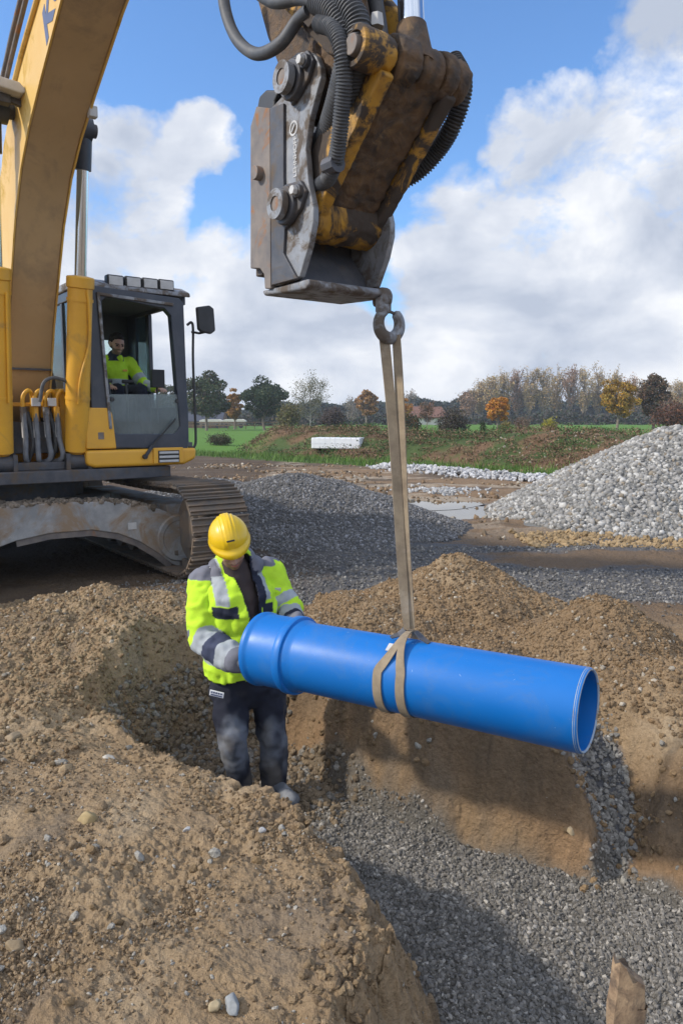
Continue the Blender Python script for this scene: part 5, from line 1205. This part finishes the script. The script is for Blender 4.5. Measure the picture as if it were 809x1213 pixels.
jd = [(EP(.06,ys_,HPz+.05), cD, .16, .17), (sR, sL, .09, .09), (cD, nD, .15, .09), (sR, eR, .085, .07), (eR, wR-(wR-eR)*.15, .068, .05), (sL, eL, .085, .07), (eL, wL-(wL-eL)*.15, .068, .05), (nD+Vector((-.06,-.04,0)), nD+Vector((.06,-.04,0)), .045, .045)]
def jdc(v, n):
    c = np.tile(YL*.95, (len(v), 1)); z = v[:, 2]-(cD.z-O.z); 
    ta_, da_ = seg_t(v, rel(sR), rel(eR)); tb_, db_ = seg_t(v, rel(sL), rel(eL)); tc_, dc_ = seg_t(v, rel(eR), rel(wR)); td_, dd_ = seg_t(v, rel(eL), rel(wL))
    c = np.where(((np.abs(z+.1) < .03) & (np.minimum(da_, db_) > .09))[:, None], GRB, c)
    c = np.where((((ta_ > .6) & (ta_ < .85) & (da_ < .1)) | ((tb_ > .6) & (tb_ < .85) & (db_ < .1)) | ((tc_ > .45) & (tc_ < .65) & (dc_ < .08)) | ((td_ > .45) & (td_ < .65) & (dd_ < .08)))[:, None], GRB, c)
    c = np.where(((z > .14) & (np.linalg.norm(v[:, :2]-np.array(rel(nD))[:2], axis=1) < .1))[:, None], NAVY, c)
    return c
fuse('jacket', RL_(jd), .008, 'cloth', DR, 5, .014, 11, jdc, seed=11)
fuse('trousers', RL_([(pD, kR, .1, .075), (pD, kL, .1, .075), (kR, fR, .075, .06), (kL, fL, .075, .06), (EP(.05,ys_-.1,HPz), EP(.05,ys_+.1,HPz), .11, .11)]), .01, 'cloth', DR, 5, .012, 10, lambda v, n: np.tile(np.array((.02,.022,.035)), (len(v), 1)), seed=12)
b = MB(); q = rel(EP(.262, ys_+.07, a[1]-.3)); b.obox(q, (.022,.014,0), (.004,-.006,0), (0,0,.012)); b.build('chest_badge', M['yellow'], DR, bevel=.002)
# ------------------------------------------------------------------ distance: wrapped pallet, weeds, trees, buildings
def gz(x, y): return float(terr(np.array([x]), np.array([y]), False)[0])
pp = atz(401, 541, .1); g0 = gz(pp.x, pp.y)
WB = empty('wrapped_pallet', (pp.x, pp.y+.5, g0), R(-14)); tag(WB, 'long low white plastic wrapped stack lying on the grass verge', 'wrapped stack')
b = MB()
W2 = 1.02
b.box(-W2, W2, -.55, .55, .06, .50); o = b.build('plastic_cover', M['white_paint'], WB, bevel=.03, seg=3)
b = MB()
for k in range(9): x = -W2+.12+k*.22; b.box(x-.006, x+.006, -.556, .556, .1, .506)
b.box(-W2-.004, W2+.004, -.557, .557, .27, .285); b.build('wrap_seams', M['white_paint'], WB)
b = MB(); 
for x in (-.9, -.3, .3, .9): b.box(x-.06, x+.06, -.5, .5, 0, .06)
b.build('bearer', M['wood'], WB)
# grass blades on the verge
def blades(n, x0, x1, y0, y1, keep, h, wd, cols, name, label, lean=.35):
    x, y = scat(n, x0, x1, y0, y1, keep); n = len(x); z = terr(x, y, False); H_ = rng.uniform(h*.4, h, n); a = rng.uniform(0, 2*PI, n); w = wd*rng.uniform(.6, 1.4, n)
    dx = np.cos(a)*w; dy = np.sin(a)*w; lx = rng.normal(0, lean, n)*H_; ly = rng.normal(0, lean, n)*H_
    V = np.stack([np.stack([x-dx, y-dy, z-.02], -1), np.stack([x+dx, y+dy, z-.02], -1), np.stack([x+lx, y+ly, z+H_], -1)], 1).reshape(-1, 3)
    Fc = np.arange(3*n).reshape(-1, 3); k = rng.integers(0, len(cols), n); C = np.repeat(np.array(cols)[k]*rng.uniform(.7, 1.25, (n, 1)), 3, 0)
    o = link(name, mesh_np(name, V, Fc, 3, False, C), M['leaf']); tag(o, label, None, kind='stuff'); return o
def YB(x, y): return y+.95*(np.clip(x, -14, 14)+3.5)
blades(60000, -16, 10, 17, 46, lambda x, y: sst(29.3, 30.2, YB(x, y)+.5*fbm(x, y, 3, 601))*(1-sst(32.3, 33.4, YB(x, y))), .26, .018, [(.1,.19,.035),(.075,.14,.03),(.14,.2,.06)], 'grass', 'bright green grass growing along the verge below the weedy bank')
def bankm(x, y): return sst(32.2, 33, YB(x, y))*(1-sst(39, 41, YB(x, y)))*sst(-5.5, -4, x+1.2*fbm(y*.2, x*.1, 2, 77))
def weeds(n, cols, seed, lo, hi, h, sp, name, label):
    x, y = scat(n, -9, 14, 17, 46, lambda x, y: bankm(x, y)*sst(lo, hi, fbm(x*.55, y*.7, 4, seed))); P = []; z = terr(x, y, False); hh = h*rng.uniform(.25, 1, len(x))
    m = 26; n = len(x); px = np.repeat(x, m)+rng.normal(0, sp, n*m); py = np.repeat(y, m)+rng.normal(0, sp, n*m); pz = np.repeat(z, m)+rng.uniform(0, 1, n*m)**.8*np.repeat(hh, m)
    V, C = leafquads(px, py, pz, .032, cols); Fc = np.arange(len(V)).reshape(-1, 3); o = link(name, mesh_np(name, V, Fc, 3, False, C), M['leaf']); tag(o, label, None, kind='stuff')
def leafquads(px, py, pz, s, cols, sv=.5):
    n = len(px); P = np.stack([px, py, pz], -1); a = rng.normal(size=(n, 3)); a /= np.linalg.norm(a, axis=1)[:, None]; b_ = np.cross(a, rng.normal(size=(n, 3))); b_ /= np.linalg.norm(b_, axis=1)[:, None]
    S = (s*rng.uniform(1-sv, 1+sv, n))[:, None] if np.isscalar(s) else (s*rng.uniform(1-sv, 1+sv, n))[:, None]
    V = np.stack([P-a*S, P+a*S*.6+b_*S*.8, P+a*S*.5-b_*S*.8], 1).reshape(-1, 3)
    k = rng.integers(0, len(cols), n); C = np.repeat(np.array(cols, float)[k]*rng.uniform(.7, 1.3, (n, 1)), 3, 0); return V, C
weeds(8000, [(.2,.12,.08),(.14,.09,.06),(.24,.17,.1),(.09,.1,.04)], 602, -.6, .2, .3, .13, 'withered_weeds', 'withered red brown weeds covering the long bank')
weeds(5200, [(.05,.1,.03),(.08,.12,.04),(.04,.07,.03)], 603, -.1, .25, .42, .16, 'green_weeds', 'dark green weeds and brambles in patches on the long bank')
# trees -------------------------------------------------
def limb(mb, pts, r0, r1, n=6):
    k = len(pts); mb.tube(pts, [r0+(r1-r0)*i/(k-1) for i in range(k)], n, caps=False)
def make_tree(name, label, cat, px, base_py, top_py, wpx, dist, cols, kind='round', nleaf=3200, leaf=.12, trunk=(.1,.085,.07), group=None, nb=16, seed=0, thr=.0, twig=1., zb=None):
    nleaf = int(nleaf*1.7); leaf = leaf*.74; rs = np.random.default_rng(seed+px); X = (px-404.5)/F*dist; 
    def zat(py): return CAMZ+dist*math.tan(math.atan((606.5-py)/F)-PITCH)
    zt_ = zat(top_py); z0 = max(gz(X, dist), zat(base_py)) if zb is None else zb; z0 = gz(X, dist)-.1; H_ = zt_-z0; W_ = wpx/F*dist/2
    T = empty(name, (X, dist, z0)); tag(T, label, cat, group)
    br = []; mb = MB(); cx_ = 0
    if kind == 'round':
        cb = H_*.3; limb(mb, [Vector((0,0,0)), Vector((.05*H_*rs.normal()*.3,0,H_*.25)), Vector((rs.normal()*.02*H_,0,H_*.6)), Vector((0,0,H_*.85))], H_*.028, H_*.008, 8)
        for i in range(nb):
            a = 2*PI*i/nb+rs.uniform(-.3,.3); z1 = H_*rs.uniform(.22,.6); el = rs.uniform(.25,1.1); L = W_*rs.uniform(.6,1.0)
            p = Vector((0,0,z1)); q = p+Vector((math.cos(a)*math.cos(el)*L, math.sin(a)*math.cos(el)*L, math.sin(el)*L*.9)); mid = p.lerp(q, .5)+Vector((0,0,.04*H_)); limb(mb, [p, mid, q], H_*.012, H_*.003, 5); br.append((mid, q))
        nc = 60; C_ = []
        for i in range(nc):
            d_ = rs.normal(size=3); d_ /= np.linalg.norm(d_); rr = rs.uniform(.45,1)**.6; C_.append((d_[0]*W_*.9*rr*rs.uniform(.8,1.12), d_[1]*W_*.9*rr, H_*.62+d_[2]*H_*.36*rr*rs.uniform(.85,1.08)))
        C_ = np.array(C_); w_ = rs.integers(0, nc, nleaf); cr = np.array([rs.uniform(.14,.36)*W_ for _ in range(nc)])
        d_ = rs.normal(size=(nleaf, 3)); d_ /= np.linalg.norm(d_, axis=1)[:, None]; P = C_[w_]+d_*(cr[w_]*rs.uniform(.3,1,nleaf)**.5)[:, None]*np.array((1.15,1.15,.75)); shade = rs.uniform(.65,1.3,nc)[w_]
    elif kind == 'tall':
        limb(mb, [Vector((0,0,0)), Vector((rs.normal()*.01*H_,0,H_*.5)), Vector((rs.normal()*.02*H_,0,H_*.97))], H_*.014, H_*.002, 6); Pl = []
        for i in range(nb):
            t = rs.uniform(.16,.93); a = rs.uniform(0, 2*PI); prof = math.sin(min(1, (t-.08)/.62)*PI/2)*(1-max(0, t-.7)/.42); L = W_*1.15*(.35+.65*prof)*rs.uniform(.6,1)
            p = Vector((0,0,H_*t*.8)); q = p+Vector((math.cos(a)*L, math.sin(a)*L, H_*rs.uniform(.12,.26))); 
            if q.z > H_: q.z = H_*rs.uniform(.95,1)
            mid = p.lerp(q, .5)+Vector((math.cos(a)*L*.18, math.sin(a)*L*.18, -.01*H_)); limb(mb, [p, mid, q], H_*.0048*twig, H_*.0016*twig, 4)
            for k in range(4):
                s1 = p.lerp(q, rs.uniform(.3,1)); e1 = s1+Vector((rs.normal()*W_*.2, rs.normal()*W_*.2, H_*rs.uniform(.03,.12))); limb(mb, [s1, e1], H_*.0022*twig, H_*.001*twig, 3); Pl.append(e1); Pl.append(s1.lerp(e1, .5))
        Pl = np.array([tuple(p) for p in Pl]); w_ = rs.integers(0, len(Pl), nleaf); P = Pl[w_]+rs.normal(size=(nleaf, 3))*W_*.13; shade = np.ones(nleaf)
    elif kind == 'bush':
        limb(mb, [Vector((0,0,0)), Vector((0,0,H_*.5))], H_*.02, H_*.01, 5)
        for i in range(nb):
            a = 2*PI*i/nb; q = Vector((math.cos(a)*W_*.7*rs.uniform(.4,1), math.sin(a)*W_*.7*rs.uniform(.4,1), H_*rs.uniform(.6,1))); limb(mb, [Vector((0,0,0)), q*.5+Vector((0,0,H_*.1)), q], H_*.014, H_*.004, 4)
        nc = 26; C_ = rs.normal(size=(nc, 3)); C_ /= np.linalg.norm(C_, axis=1)[:, None]; C_ = C_*np.array((W_*.7, W_*.7, H_*.3))*rs.uniform(.5,1,(nc,1))+np.array((0,0,H_*.55))
        w_ = rs.integers(0, nc, nleaf); P = C_[w_]+rs.normal(size=(nleaf, 3))*np.array((W_*.2, W_*.2, H_*.14)); P[:, 2] = np.abs(P[:, 2]); shade = rs.uniform(.7,1.25,nc)[w_]
    mb.build('trunk', M['bark'] if trunk[0] < .3 else M['birch_bark'], T)
    n = nleaf; a = rs.normal(size=(n, 3)); a /= np.linalg.norm(a, axis=1)[:, None]; b_ = np.cross(a, rs.normal(size=(n, 3))); b_ /= np.linalg.norm(b_, axis=1)[:, None]; S = (leaf*rs.uniform(.5,1.4,n))[:, None]
    V = np.stack([P-a*S, P+b_*S*.75, P+a*S, P-b_*S*.75], 1).reshape(-1, 3); k = rs.integers(0, len(cols), n)
    C = np.repeat(np.array(cols, float)[k]*(shade*rs.uniform(.8,1.2,n))[:, None], 4, 0); Fc = np.arange(4*n).reshape(-1, 4)
    link('crown', mesh_np('crown', V, Fc, 4, False, np.clip(C, 0, .8)), M['leaf'], T)
    return T
M['bark'] = mat('bark', (.24,.19,.15), (.16,.13,.105), 6, .9, bmp=.4)
M['birch_bark'] = mat('birch_bark', (.4,.38,.36), (.2,.18,.17), 4, .85, bmp=.3)
GD = [(.035,.06,.03),(.05,.075,.035),(.07,.085,.04)]; GO = [(.05,.07,.035),(.075,.085,.04),(.1,.08,.045)]
OR = [(.5,.2,.03),(.42,.15,.02),(.6,.3,.05)]; YE = [(.45,.3,.04),(.3,.24,.05),(.5,.24,.03)]; BR = [(.14,.08,.05),(.2,.1,.05),(.1,.07,.045)]; PO = [(.42,.32,.16),(.34,.26,.15),(.44,.29,.14)]; TW = [(.24,.21,.19),(.28,.24,.21)]
make_tree('oak_tree', 'dark green tree just right of the excavator mirror rail', 'tree', 246, 505, 443, 62, 95, GO+GD, nleaf=6000, leaf=.19, seed=1)
make_tree('oak_tree', 'round dark green tree left of the slender birch', 'tree', 314, 505, 451, 56, 100, GD, nleaf=6500, leaf=.2, seed=2)
make_tree('oak_tree', 'greyish tree seen through the cab beside the door pillar', 'tree', 205, 505, 455, 34, 110, GO, nleaf=2500, leaf=.2, seed=3)
make_tree('maple_tree', 'small orange tree between the two dark green trees', 'tree', 279, 502, 461, 21, 105, [(.4,.22,.06),(.32,.17,.06)], nleaf=1800, leaf=.2, seed=4)
make_tree('birch_tree', 'slender sparse birch with a white trunk left of the strap', 'tree', 368, 505, 445, 44, 85, [(.13,.13,.07),(.17,.15,.07),(.1,.1,.06)], 'tall', 2600, .08, (.4,.38,.36), nb=34, seed=5, twig=1.1)
make_tree('shrub', 'dull green and yellow shrub left of the birch trunk', 'shrub', 343, 505, 477, 34, 80, [(.12,.12,.05),(.16,.13,.06)], 'bush', 2200, .12, seed=6)
make_tree('shrub', 'dark reddish shrub right of the birch trunk', 'shrub', 394, 508, 483, 40, 75, [(.1,.07,.065),(.07,.055,.05)], 'bush', 2600, .1, seed=7)
make_tree('maple_tree', 'orange tree left of the strap, right of the birch', 'tree', 434, 503, 460, 27, 120, [(.36,.19,.07),(.28,.16,.08)], nleaf=2400, leaf=.2, seed=8)
make_tree('maple_tree', 'orange tree partly hidden by the strap on its right side', 'tree', 474, 503, 470, 26, 120, OR, nleaf=2400, leaf=.2, seed=9)
make_tree('bare_tree', 'thin grey bare tree right of the strap', 'tree', 485, 503, 461, 16, 170, TW, 'tall', 700, .2, nb=26, seed=10, twig=1.3)
make_tree('bare_tree', 'small grey bare tree between the birch and the orange tree', 'tree', 417, 503, 471, 22, 130, TW, 'tall', 700, .13, nb=26, seed=11, twig=1.1)
make_tree('shrub', 'brownish shrub in front of the pale house', 'shrub', 505, 506, 474, 20, 90, BR, 'tall', 900, .1, nb=26, seed=12)
make_tree('shrub', 'dark green shrub left of the pale wall of the house', 'shrub', 484, 515, 488, 30, 60, GD+BR, 'bush', 2400, .08, seed=13)
make_tree('shrub', 'large purple brown shrub right of the house', 'shrub', 534, 520, 483, 50, 48, [(.085,.065,.06),(.06,.05,.05),(.09,.08,.05)], 'bush', 4200, .06, seed=14)
make_tree('maple_tree', 'brightest orange tree with a round crown in front of the poplar row', 'tree', 588, 505, 468, 28, 80, OR, nleaf=3600, leaf=.12, seed=15)
make_tree('shrub', 'olive shrub left of the bare brown shrub on the bank top', 'shrub', 596, 513, 499, 22, 48, [(.16,.15,.05),(.2,.15,.06)], 'bush', 1800, .05, seed=16)
make_tree('shrub', 'bare brown shrub beneath the middle poplars', 'shrub', 618, 516, 494, 28, 46, [(.14,.095,.075),(.18,.12,.09)], 'bush', 2000, .045, seed=17)
make_tree('shrub', 'bright yellow green rounded shrub on the bank top', 'shrub', 648, 513, 496, 22, 46, [(.34,.28,.04),(.22,.22,.04)], 'bush', 2000, .05, seed=18)
make_tree('shrub', 'low dark green bramble on the bank top left of the pale gravel pile', 'shrub', 715, 530, 506, 56, 40, [(.04,.075,.025),(.06,.1,.03)], 'bush', 4200, .05, seed=19)
make_tree('shrub', 'low green bramble beneath the yellow green shrub', 'shrub', 682, 522, 509, 40, 44, [(.05,.1,.03),(.08,.13,.035)], 'bush', 2600, .045, seed=20)
make_tree('shrub', 'green bramble on the bank top beside the strap', 'shrub', 434, 522, 503, 30, 42, [(.05,.1,.03),(.07,.11,.03)], 'bush', 2400, .045, seed=25)
make_tree('shrub', 'dark leafless shrub at the left end of the bank', 'shrub', 262, 528, 513, 34, 44, [(.09,.07,.05),(.06,.07,.04)], 'bush', 2000, .045, seed=26)
make_tree('maple_tree', 'tall ochre tree standing over the pale gravel pile', 'tree', 728, 508, 446, 42, 78, [(.36,.22,.035),(.28,.2,.05),(.42,.22,.03)], nleaf=4600, leaf=.13, seed=21)
make_tree('oak_tree', 'tall dark brown tree right of the ochre tree', 'tree', 771, 508, 443, 40, 80, [(.11,.075,.05),(.07,.065,.045),(.14,.08,.05)], nleaf=5200, leaf=.14, seed=22)
make_tree('shrub', 'rusty red shrub behind the top of the pale gravel pile', 'shrub', 790, 510, 476, 46, 60, [(.18,.08,.05),(.13,.07,.05),(.09,.06,.05)], 'bush', 3400, .08, seed=23)
make_tree('shrub', 'slim dark young conifer on the bank just left of the purple shrub', 'shrub', 571, 525, 500, 8, 40, GD, 'bush', 700, .05, seed=24)
PX = [552, 566, 580, 595, 610, 625, 641, 656, 672, 688, 704, 722, 742, 758, 786, 800, 815]
TPY = [464, 450, 444, 440, 437, 435, 434, 433, 434, 434, 435, 440, 446, 450, 452, 450, 451]
for i, (px, ty) in enumerate(zip(PX, TPY)):
    make_tree('poplar_tree', 'tall half bare grey poplar in the long row behind the field', 'tree', px, 503, ty, 21, 190+3*math.sin(i*2), PO if i % 4 else [(.32,.19,.12),(.28,.18,.12)], 'tall', 1500, .22, group='poplars in the long row behind the field', nb=54, seed=40+i, twig=1.6)
# far woodland: one belt of low dark trees across the whole view
n = 90000; u_ = rng.uniform(-1, 1, n); X = u_*190; hh = 5.2+3.6*fbm(X*.045, X*0, 3, 640)+2.2*fbm(X*.25, X*0+3, 3, 641); hh = hh*np.where(X > 20, 1.35, 1.0); zz = rng.uniform(0, 1, n)**.7*np.clip(hh, 2, 14); Y = 235+rng.uniform(-6, 6, n)
V, C = leafquads(X, Y, zz, .75, [(.035,.055,.04),(.05,.06,.05),(.06,.055,.045),(.03,.045,.04)]); o = link('woodland', mesh_np('woodland', V, np.arange(len(V)).reshape(-1, 3), 3, False, C), M['leaf']); tag(o, 'far dark blue green woodland along the horizon', None, kind='stuff')
n = 26000; X = rng.uniform(-75, 150, n); hh = 2.6+1.6*fbm(X*.12, X*0+8, 4, 650); zz = rng.uniform(0, 1, n)**.8*np.clip(hh, .8, 6); Y = 150+rng.uniform(-3, 3, n)+0*X
V, C = leafquads(X, Y, zz, .3, [(.06,.06,.05),(.05,.065,.04),(.09,.07,.06)]); o = link('hedge', mesh_np('hedge', V, np.arange(len(V)).reshape(-1, 3), 3, False, C), M['leaf']); tag(o, 'continuous dull hedge at the far edge of the field', None, kind='stuff')
# buildings
M['roof_dark'] = mat('dark_slate_roof', (.03,.035,.055), (.045,.05,.07), 2, .6, bmp=.1); M['wall_brick'] = mat('brown_brick', (.2,.11,.08), (.16,.09,.07), 3, .9); M['wall_pale'] = mat('pale_render', (.62,.6,.56), (.55,.52,.48), 1, .9); M['roof_red'] = mat('brown_tile_roof', (.19,.09,.06), (.14,.07,.05), 2, .8)
def house(name, label, X, Y, L, W_, hw, hr, wall, roof, rz=0, win=3):
    T = empty(name, (X, Y, gz(X, Y)-.1), rz); tag(T, label, 'building')
    b = MB(); b.prism([(-W_/2,0),(W_/2,0),(W_/2,hw),(0,hr-.05),(-W_/2,hw)], -L/2, L/2, 'x'); b.build('wall', M[wall], T)
    b = MB(); b.prism([(-W_/2-.4,hw-.25),(-W_/2-.4,hw-.05),(0,hr+.15),(W_/2+.4,hw-.05),(W_/2+.4,hw-.25),(0,hr-.05)], -L/2-.4, L/2+.4, 'x'); b.build('roof', M[roof], T)
    for k in range(win):
        x = -L/2+L*(k+.5)/win; b = MB(); b.box(x-.5, x+.5, -W_/2-.05, -W_/2-.01, hw*.35, hw*.8); w_ = b.build('window', M['white_paint'], T); b = MB(); b.box(x-.42, x+.42, -W_/2-.07, -W_/2-.055, hw*.35+.08, hw*.8-.08); b.build('pane', M['black'], w_)
    b = MB(); b.box(L/2-.9-1, L/2-1.-.3, -.3, .3, hr-.6, hr+.8); b.build('chimney', M['wall_brick'], T)
X = (232-404.5)/F*125; house('barn', 'long dark roofed barn behind the mirror rail of the excavator', X-.0, 125, 10, 8, 1.3, 4.1, 'wall_brick', 'roof_dark', 0, 4)
X = (497-404.5)/F*140; house('house', 'small pale house with a brown roof just right of the strap', X, 140, 7.5, 7, 1.6, 3.4, 'wall_pale', 'roof_red', .25, 3)
# parked trailers with pale covers in front of the barn, rail fence
for k, (px, lb) in enumerate(((252, 'pale covered trailer under the barn roof'), (279, 'second pale covered trailer, in front of the small orange tree'))):
    X = (px-404.5)/F*118; T = empty('farm_trailer', (X, 118, gz(X, 118))); tag(T, lb, 'trailer', 'pale covered trailers by the barn')
    b = MB(); b.box(-1.75,1.75,-.9,.9,.55,1.0); b.build('trailer_bed', M['steel_rust'], T, bevel=.02)
    b = MB(); b.prism([(-1.8,1.0),(1.8,1.0),(1.75,1.25),(1.2,1.42),(-1.2,1.42),(-1.75,1.25)], -.95, .95); b.build('cover', M['wall_pale'], T, bevel=.03)
    for x in (-1.1, 1.1): MB().cyl((x,-.95,.35), (x,-.7,.35), .35, 20).build('wheel', M['black'], T)
T = empty('rail_fence', ((275-404.5)/F*105, 105, gz((275-404.5)/F*105, 105))); tag(T, 'low post and rail fence across the green field near the barn', 'fence')
for k in range(14): MB().box(-8+k*1.25, -7.92+k*1.25, -.04, .04, 0, 1.1).build('post', M['wood'], T)
for z in (.55, 1.0): MB().box(-8.1, 8.4, -.065, -.042, z-.05, z+.05).build('rail', M['wood'], T)
# ------------------------------------------------------------------ puddles, sky, light, camera
puddle('shallow muddy puddle reflecting the bright sky between the gravel piles', 2.2, 13.2, 1.9, 1.3, -.05)
puddle('pale puddle beside the dark gravel pile', .9, 14.6, 1.9, 1.1, -.045)

SUNDIR = Vector((-.97, -.2, 0)).normalized(); EL = R(35)
w = D.worlds.new('World'); SC.world = w; w.use_nodes = True; nt = w.node_tree; bg = nt.nodes['Background']
sky = nt.nodes.new('ShaderNodeTexSky'); sky.sky_type = 'NISHITA'; sky.sun_disc = False; sky.sun_elevation = EL
sky.sun_rotation = math.atan2(SUNDIR.x, SUNDIR.y); sky.air_density = 1.0; sky.dust_density = .6; sky.ozone_density = 2.2
tc = nt.nodes.new('ShaderNodeTexCoord').outputs['Generated']
def vm(op, a, b=None):
    n = nt.nodes.new('ShaderNodeVectorMath'); n.operation = op
    for i, v in enumerate((a, b)):
        if v is None: continue
        if isinstance(v, (tuple, Vector)): n.inputs[i].default_value = v
        else: nt.links.new(v, n.inputs[i])
    return n
def mth(op, a, b=None, clamp=False):
    n = nt.nodes.new('ShaderNodeMath'); n.operation = op; n.use_clamp = clamp
    for i, v in enumerate((a, b)):
        if v is None: continue
        if isinstance(v, (int, float)): n.inputs[i].default_value = v
        else: nt.links.new(v, n.inputs[i])
    return n.outputs[0]
def sepz(v):
    s = nt.nodes.new('ShaderNodeSeparateXYZ'); nt.links.new(v, s.inputs[0]); return s.outputs
# stretch: clouds flatten toward the horizon
sp = sepz(tc); zc = mth('MAXIMUM', sp[2], .0)
cmb = nt.nodes.new('ShaderNodeCombineXYZ'); nt.links.new(sp[0], cmb.inputs[0]); nt.links.new(sp[1], cmb.inputs[1]); nt.links.new(mth('MULTIPLY', sp[2], 1.55), cmb.inputs[2])
big = noise(nt, 3.1, 12, .62, .25, cmb.outputs[0]); fine = noise(nt, 8.5, 10, .62, .4, cmb.outputs[0])
wob = nt.nodes.new('ShaderNodeTexNoise'); wob.inputs['Scale'].default_value = 4.5; wob.inputs['Detail'].default_value = 6; nt.links.new(tc, wob.inputs['Vector'])
wv = vm('SUBTRACT', wob.outputs['Color'], (.5, .5, .5)).outputs[0]; wv = vm('MULTIPLY', wv, (.28, .28, .28)).outputs[0]
dirn = vm('NORMALIZE', vm('ADD', tc, wv).outputs[0]).outputs[0]
def blob(px, py, rdeg, soft=.5):
    v = at(px, py, 1.0)-Vector((0, 0, CAMZ)); v.normalize()
    d = vm('DOT_PRODUCT', dirn, v).outputs['Value']
    mr = nt.nodes.new('ShaderNodeMapRange'); mr.inputs[1].default_value = math.cos(R(rdeg*(1+soft))); mr.inputs[2].default_value = math.cos(R(rdeg*(1-soft))); mr.interpolation_type = 'SMOOTHSTEP'
    nt.links.new(d, mr.inputs[0]); return mr.outputs[0]
def comb(L):
    o = L[0]
    for q in L[1:]: o = mth('MAXIMUM', o, q)
    return o
cl = comb([blob(*a) for a in ((150,220,4.2),(210,190,2.8),(140,300,4.2),(90,270,4.5),(300,370,4.2),(250,410,7),(380,430,7),(620,360,9),(700,250,7),(640,150,3),(770,160,6),(570,290,5.5),(790,400,10),(560,430,7),(790,40,3.5),(950,250,16),(-150,330,14),(-300,100,12),(1100,60,14))])
cover = mth('ADD', mth('MULTIPLY', cl, .60), mth('MULTIPLY', mth('SUBTRACT', big, .5), 1.5)); cover = mth('ADD', cover, mth('MULTIPLY', mth('SUBTRACT', fine, .5), .75))
hz = nt.nodes.new('ShaderNodeMapRange'); hz.inputs[1].default_value = .28; hz.inputs[2].default_value = -.02; hz.inputs[3].default_value = 0; hz.inputs[4].default_value = .3; nt.links.new(sp[2], hz.inputs[0])
cover = mth('ADD', cover, hz.outputs[0])
cf = ramp(nt, cover, [(.30, 0.), (.55, 1.)])
# bright tops and blue-grey undersides from a second look at the noise
shade = noise(nt, 5.2, 8, .55, .3, vm('ADD', cmb.outputs[0], (.03, .02, .05)).outputs[0])
back = nt.nodes.new('ShaderNodeMapRange'); back.inputs[1].default_value = .05; back.inputs[2].default_value = -.35; nt.links.new(sp[1], back.inputs[0])
zen = nt.nodes.new('ShaderNodeMapRange'); zen.inputs[1].default_value = .68; zen.inputs[2].default_value = .88; nt.links.new(sp[2], zen.inputs[0])
over = mth('MAXIMUM', back.outputs[0], zen.outputs[0]); cf = mth('MAXIMUM', cf, mth('MULTIPLY', over, .85))  # unseen bright cloud overhead and behind the camera, added as fill light
ccol = ramp(nt, shade, [(.36, (3.3,3.7,4.5)), (.5, (4.7,5.0,5.6)), (.64, (6.4,6.5,6.7))])
skyc = mix(nt, 1.0, sky.outputs[0], (.86,1.15,1.45), 'MULTIPLY')
gain = nt.nodes.new('ShaderNodeCombineXYZ'); gv = mth('ADD', mth('MULTIPLY', over, .55), 1.0)  # extra brightness for the added fill clouds
for i_ in range(3): nt.links.new(gv, gain.inputs[i_])
ccol = vm('MULTIPLY', ccol, gain.outputs[0]).outputs[0]
col = mix(nt, cf, skyc, ccol)
nt.links.new(col, bg.inputs['Color']); bg.inputs['Strength'].default_value = .14

hm_, hn, hb = newmat('haze_air'); hn.nodes.remove(hb); pv = hn.nodes.new('ShaderNodeVolumePrincipled'); pv.inputs['Density'].default_value = .0006; pv.inputs['Color'].default_value = (.86,.92,1,1); pv.inputs['Anisotropy'].default_value = .2
hn.links.new(pv.outputs[0], hn.nodes['Material Output'].inputs['Volume'])
hzo = MB().box(-1400, 1400, -1400, 1400, -3, 22).build('haze', hm_); tag(hzo, 'thin pale autumn haze in the air', None, kind='stuff')
s = D.lights.new('sun', 'SUN'); s.energy = 3.4; s.angle = R(3); s.color = (1, .91, .78); so = D.objects.new('sun', s); COL.objects.link(so)
d = -(SUNDIR*math.cos(EL)+Vector((0, 0, math.sin(EL)))); so.rotation_euler = d.to_track_quat('-Z', 'Y').to_euler()

cd = D.cameras.new('camera'); co = D.objects.new('camera', cd); COL.objects.link(co); co.location = (0, 0, CAMZ); co.rotation_euler = (PI/2-PITCH, 0, 0)
cd.sensor_fit = 'VERTICAL'; cd.sensor_height = 36; cd.sensor_width = 24; cd.lens = F/1213*36; cd.clip_end = 6000; cd.clip_start = .05
SC.camera = co
SC.view_settings.view_transform = 'Standard'; SC.view_settings.look = 'None'; SC.view_settings.gamma = 1; SC.view_settings.exposure = .2
SC.render.engine = 'CYCLES'
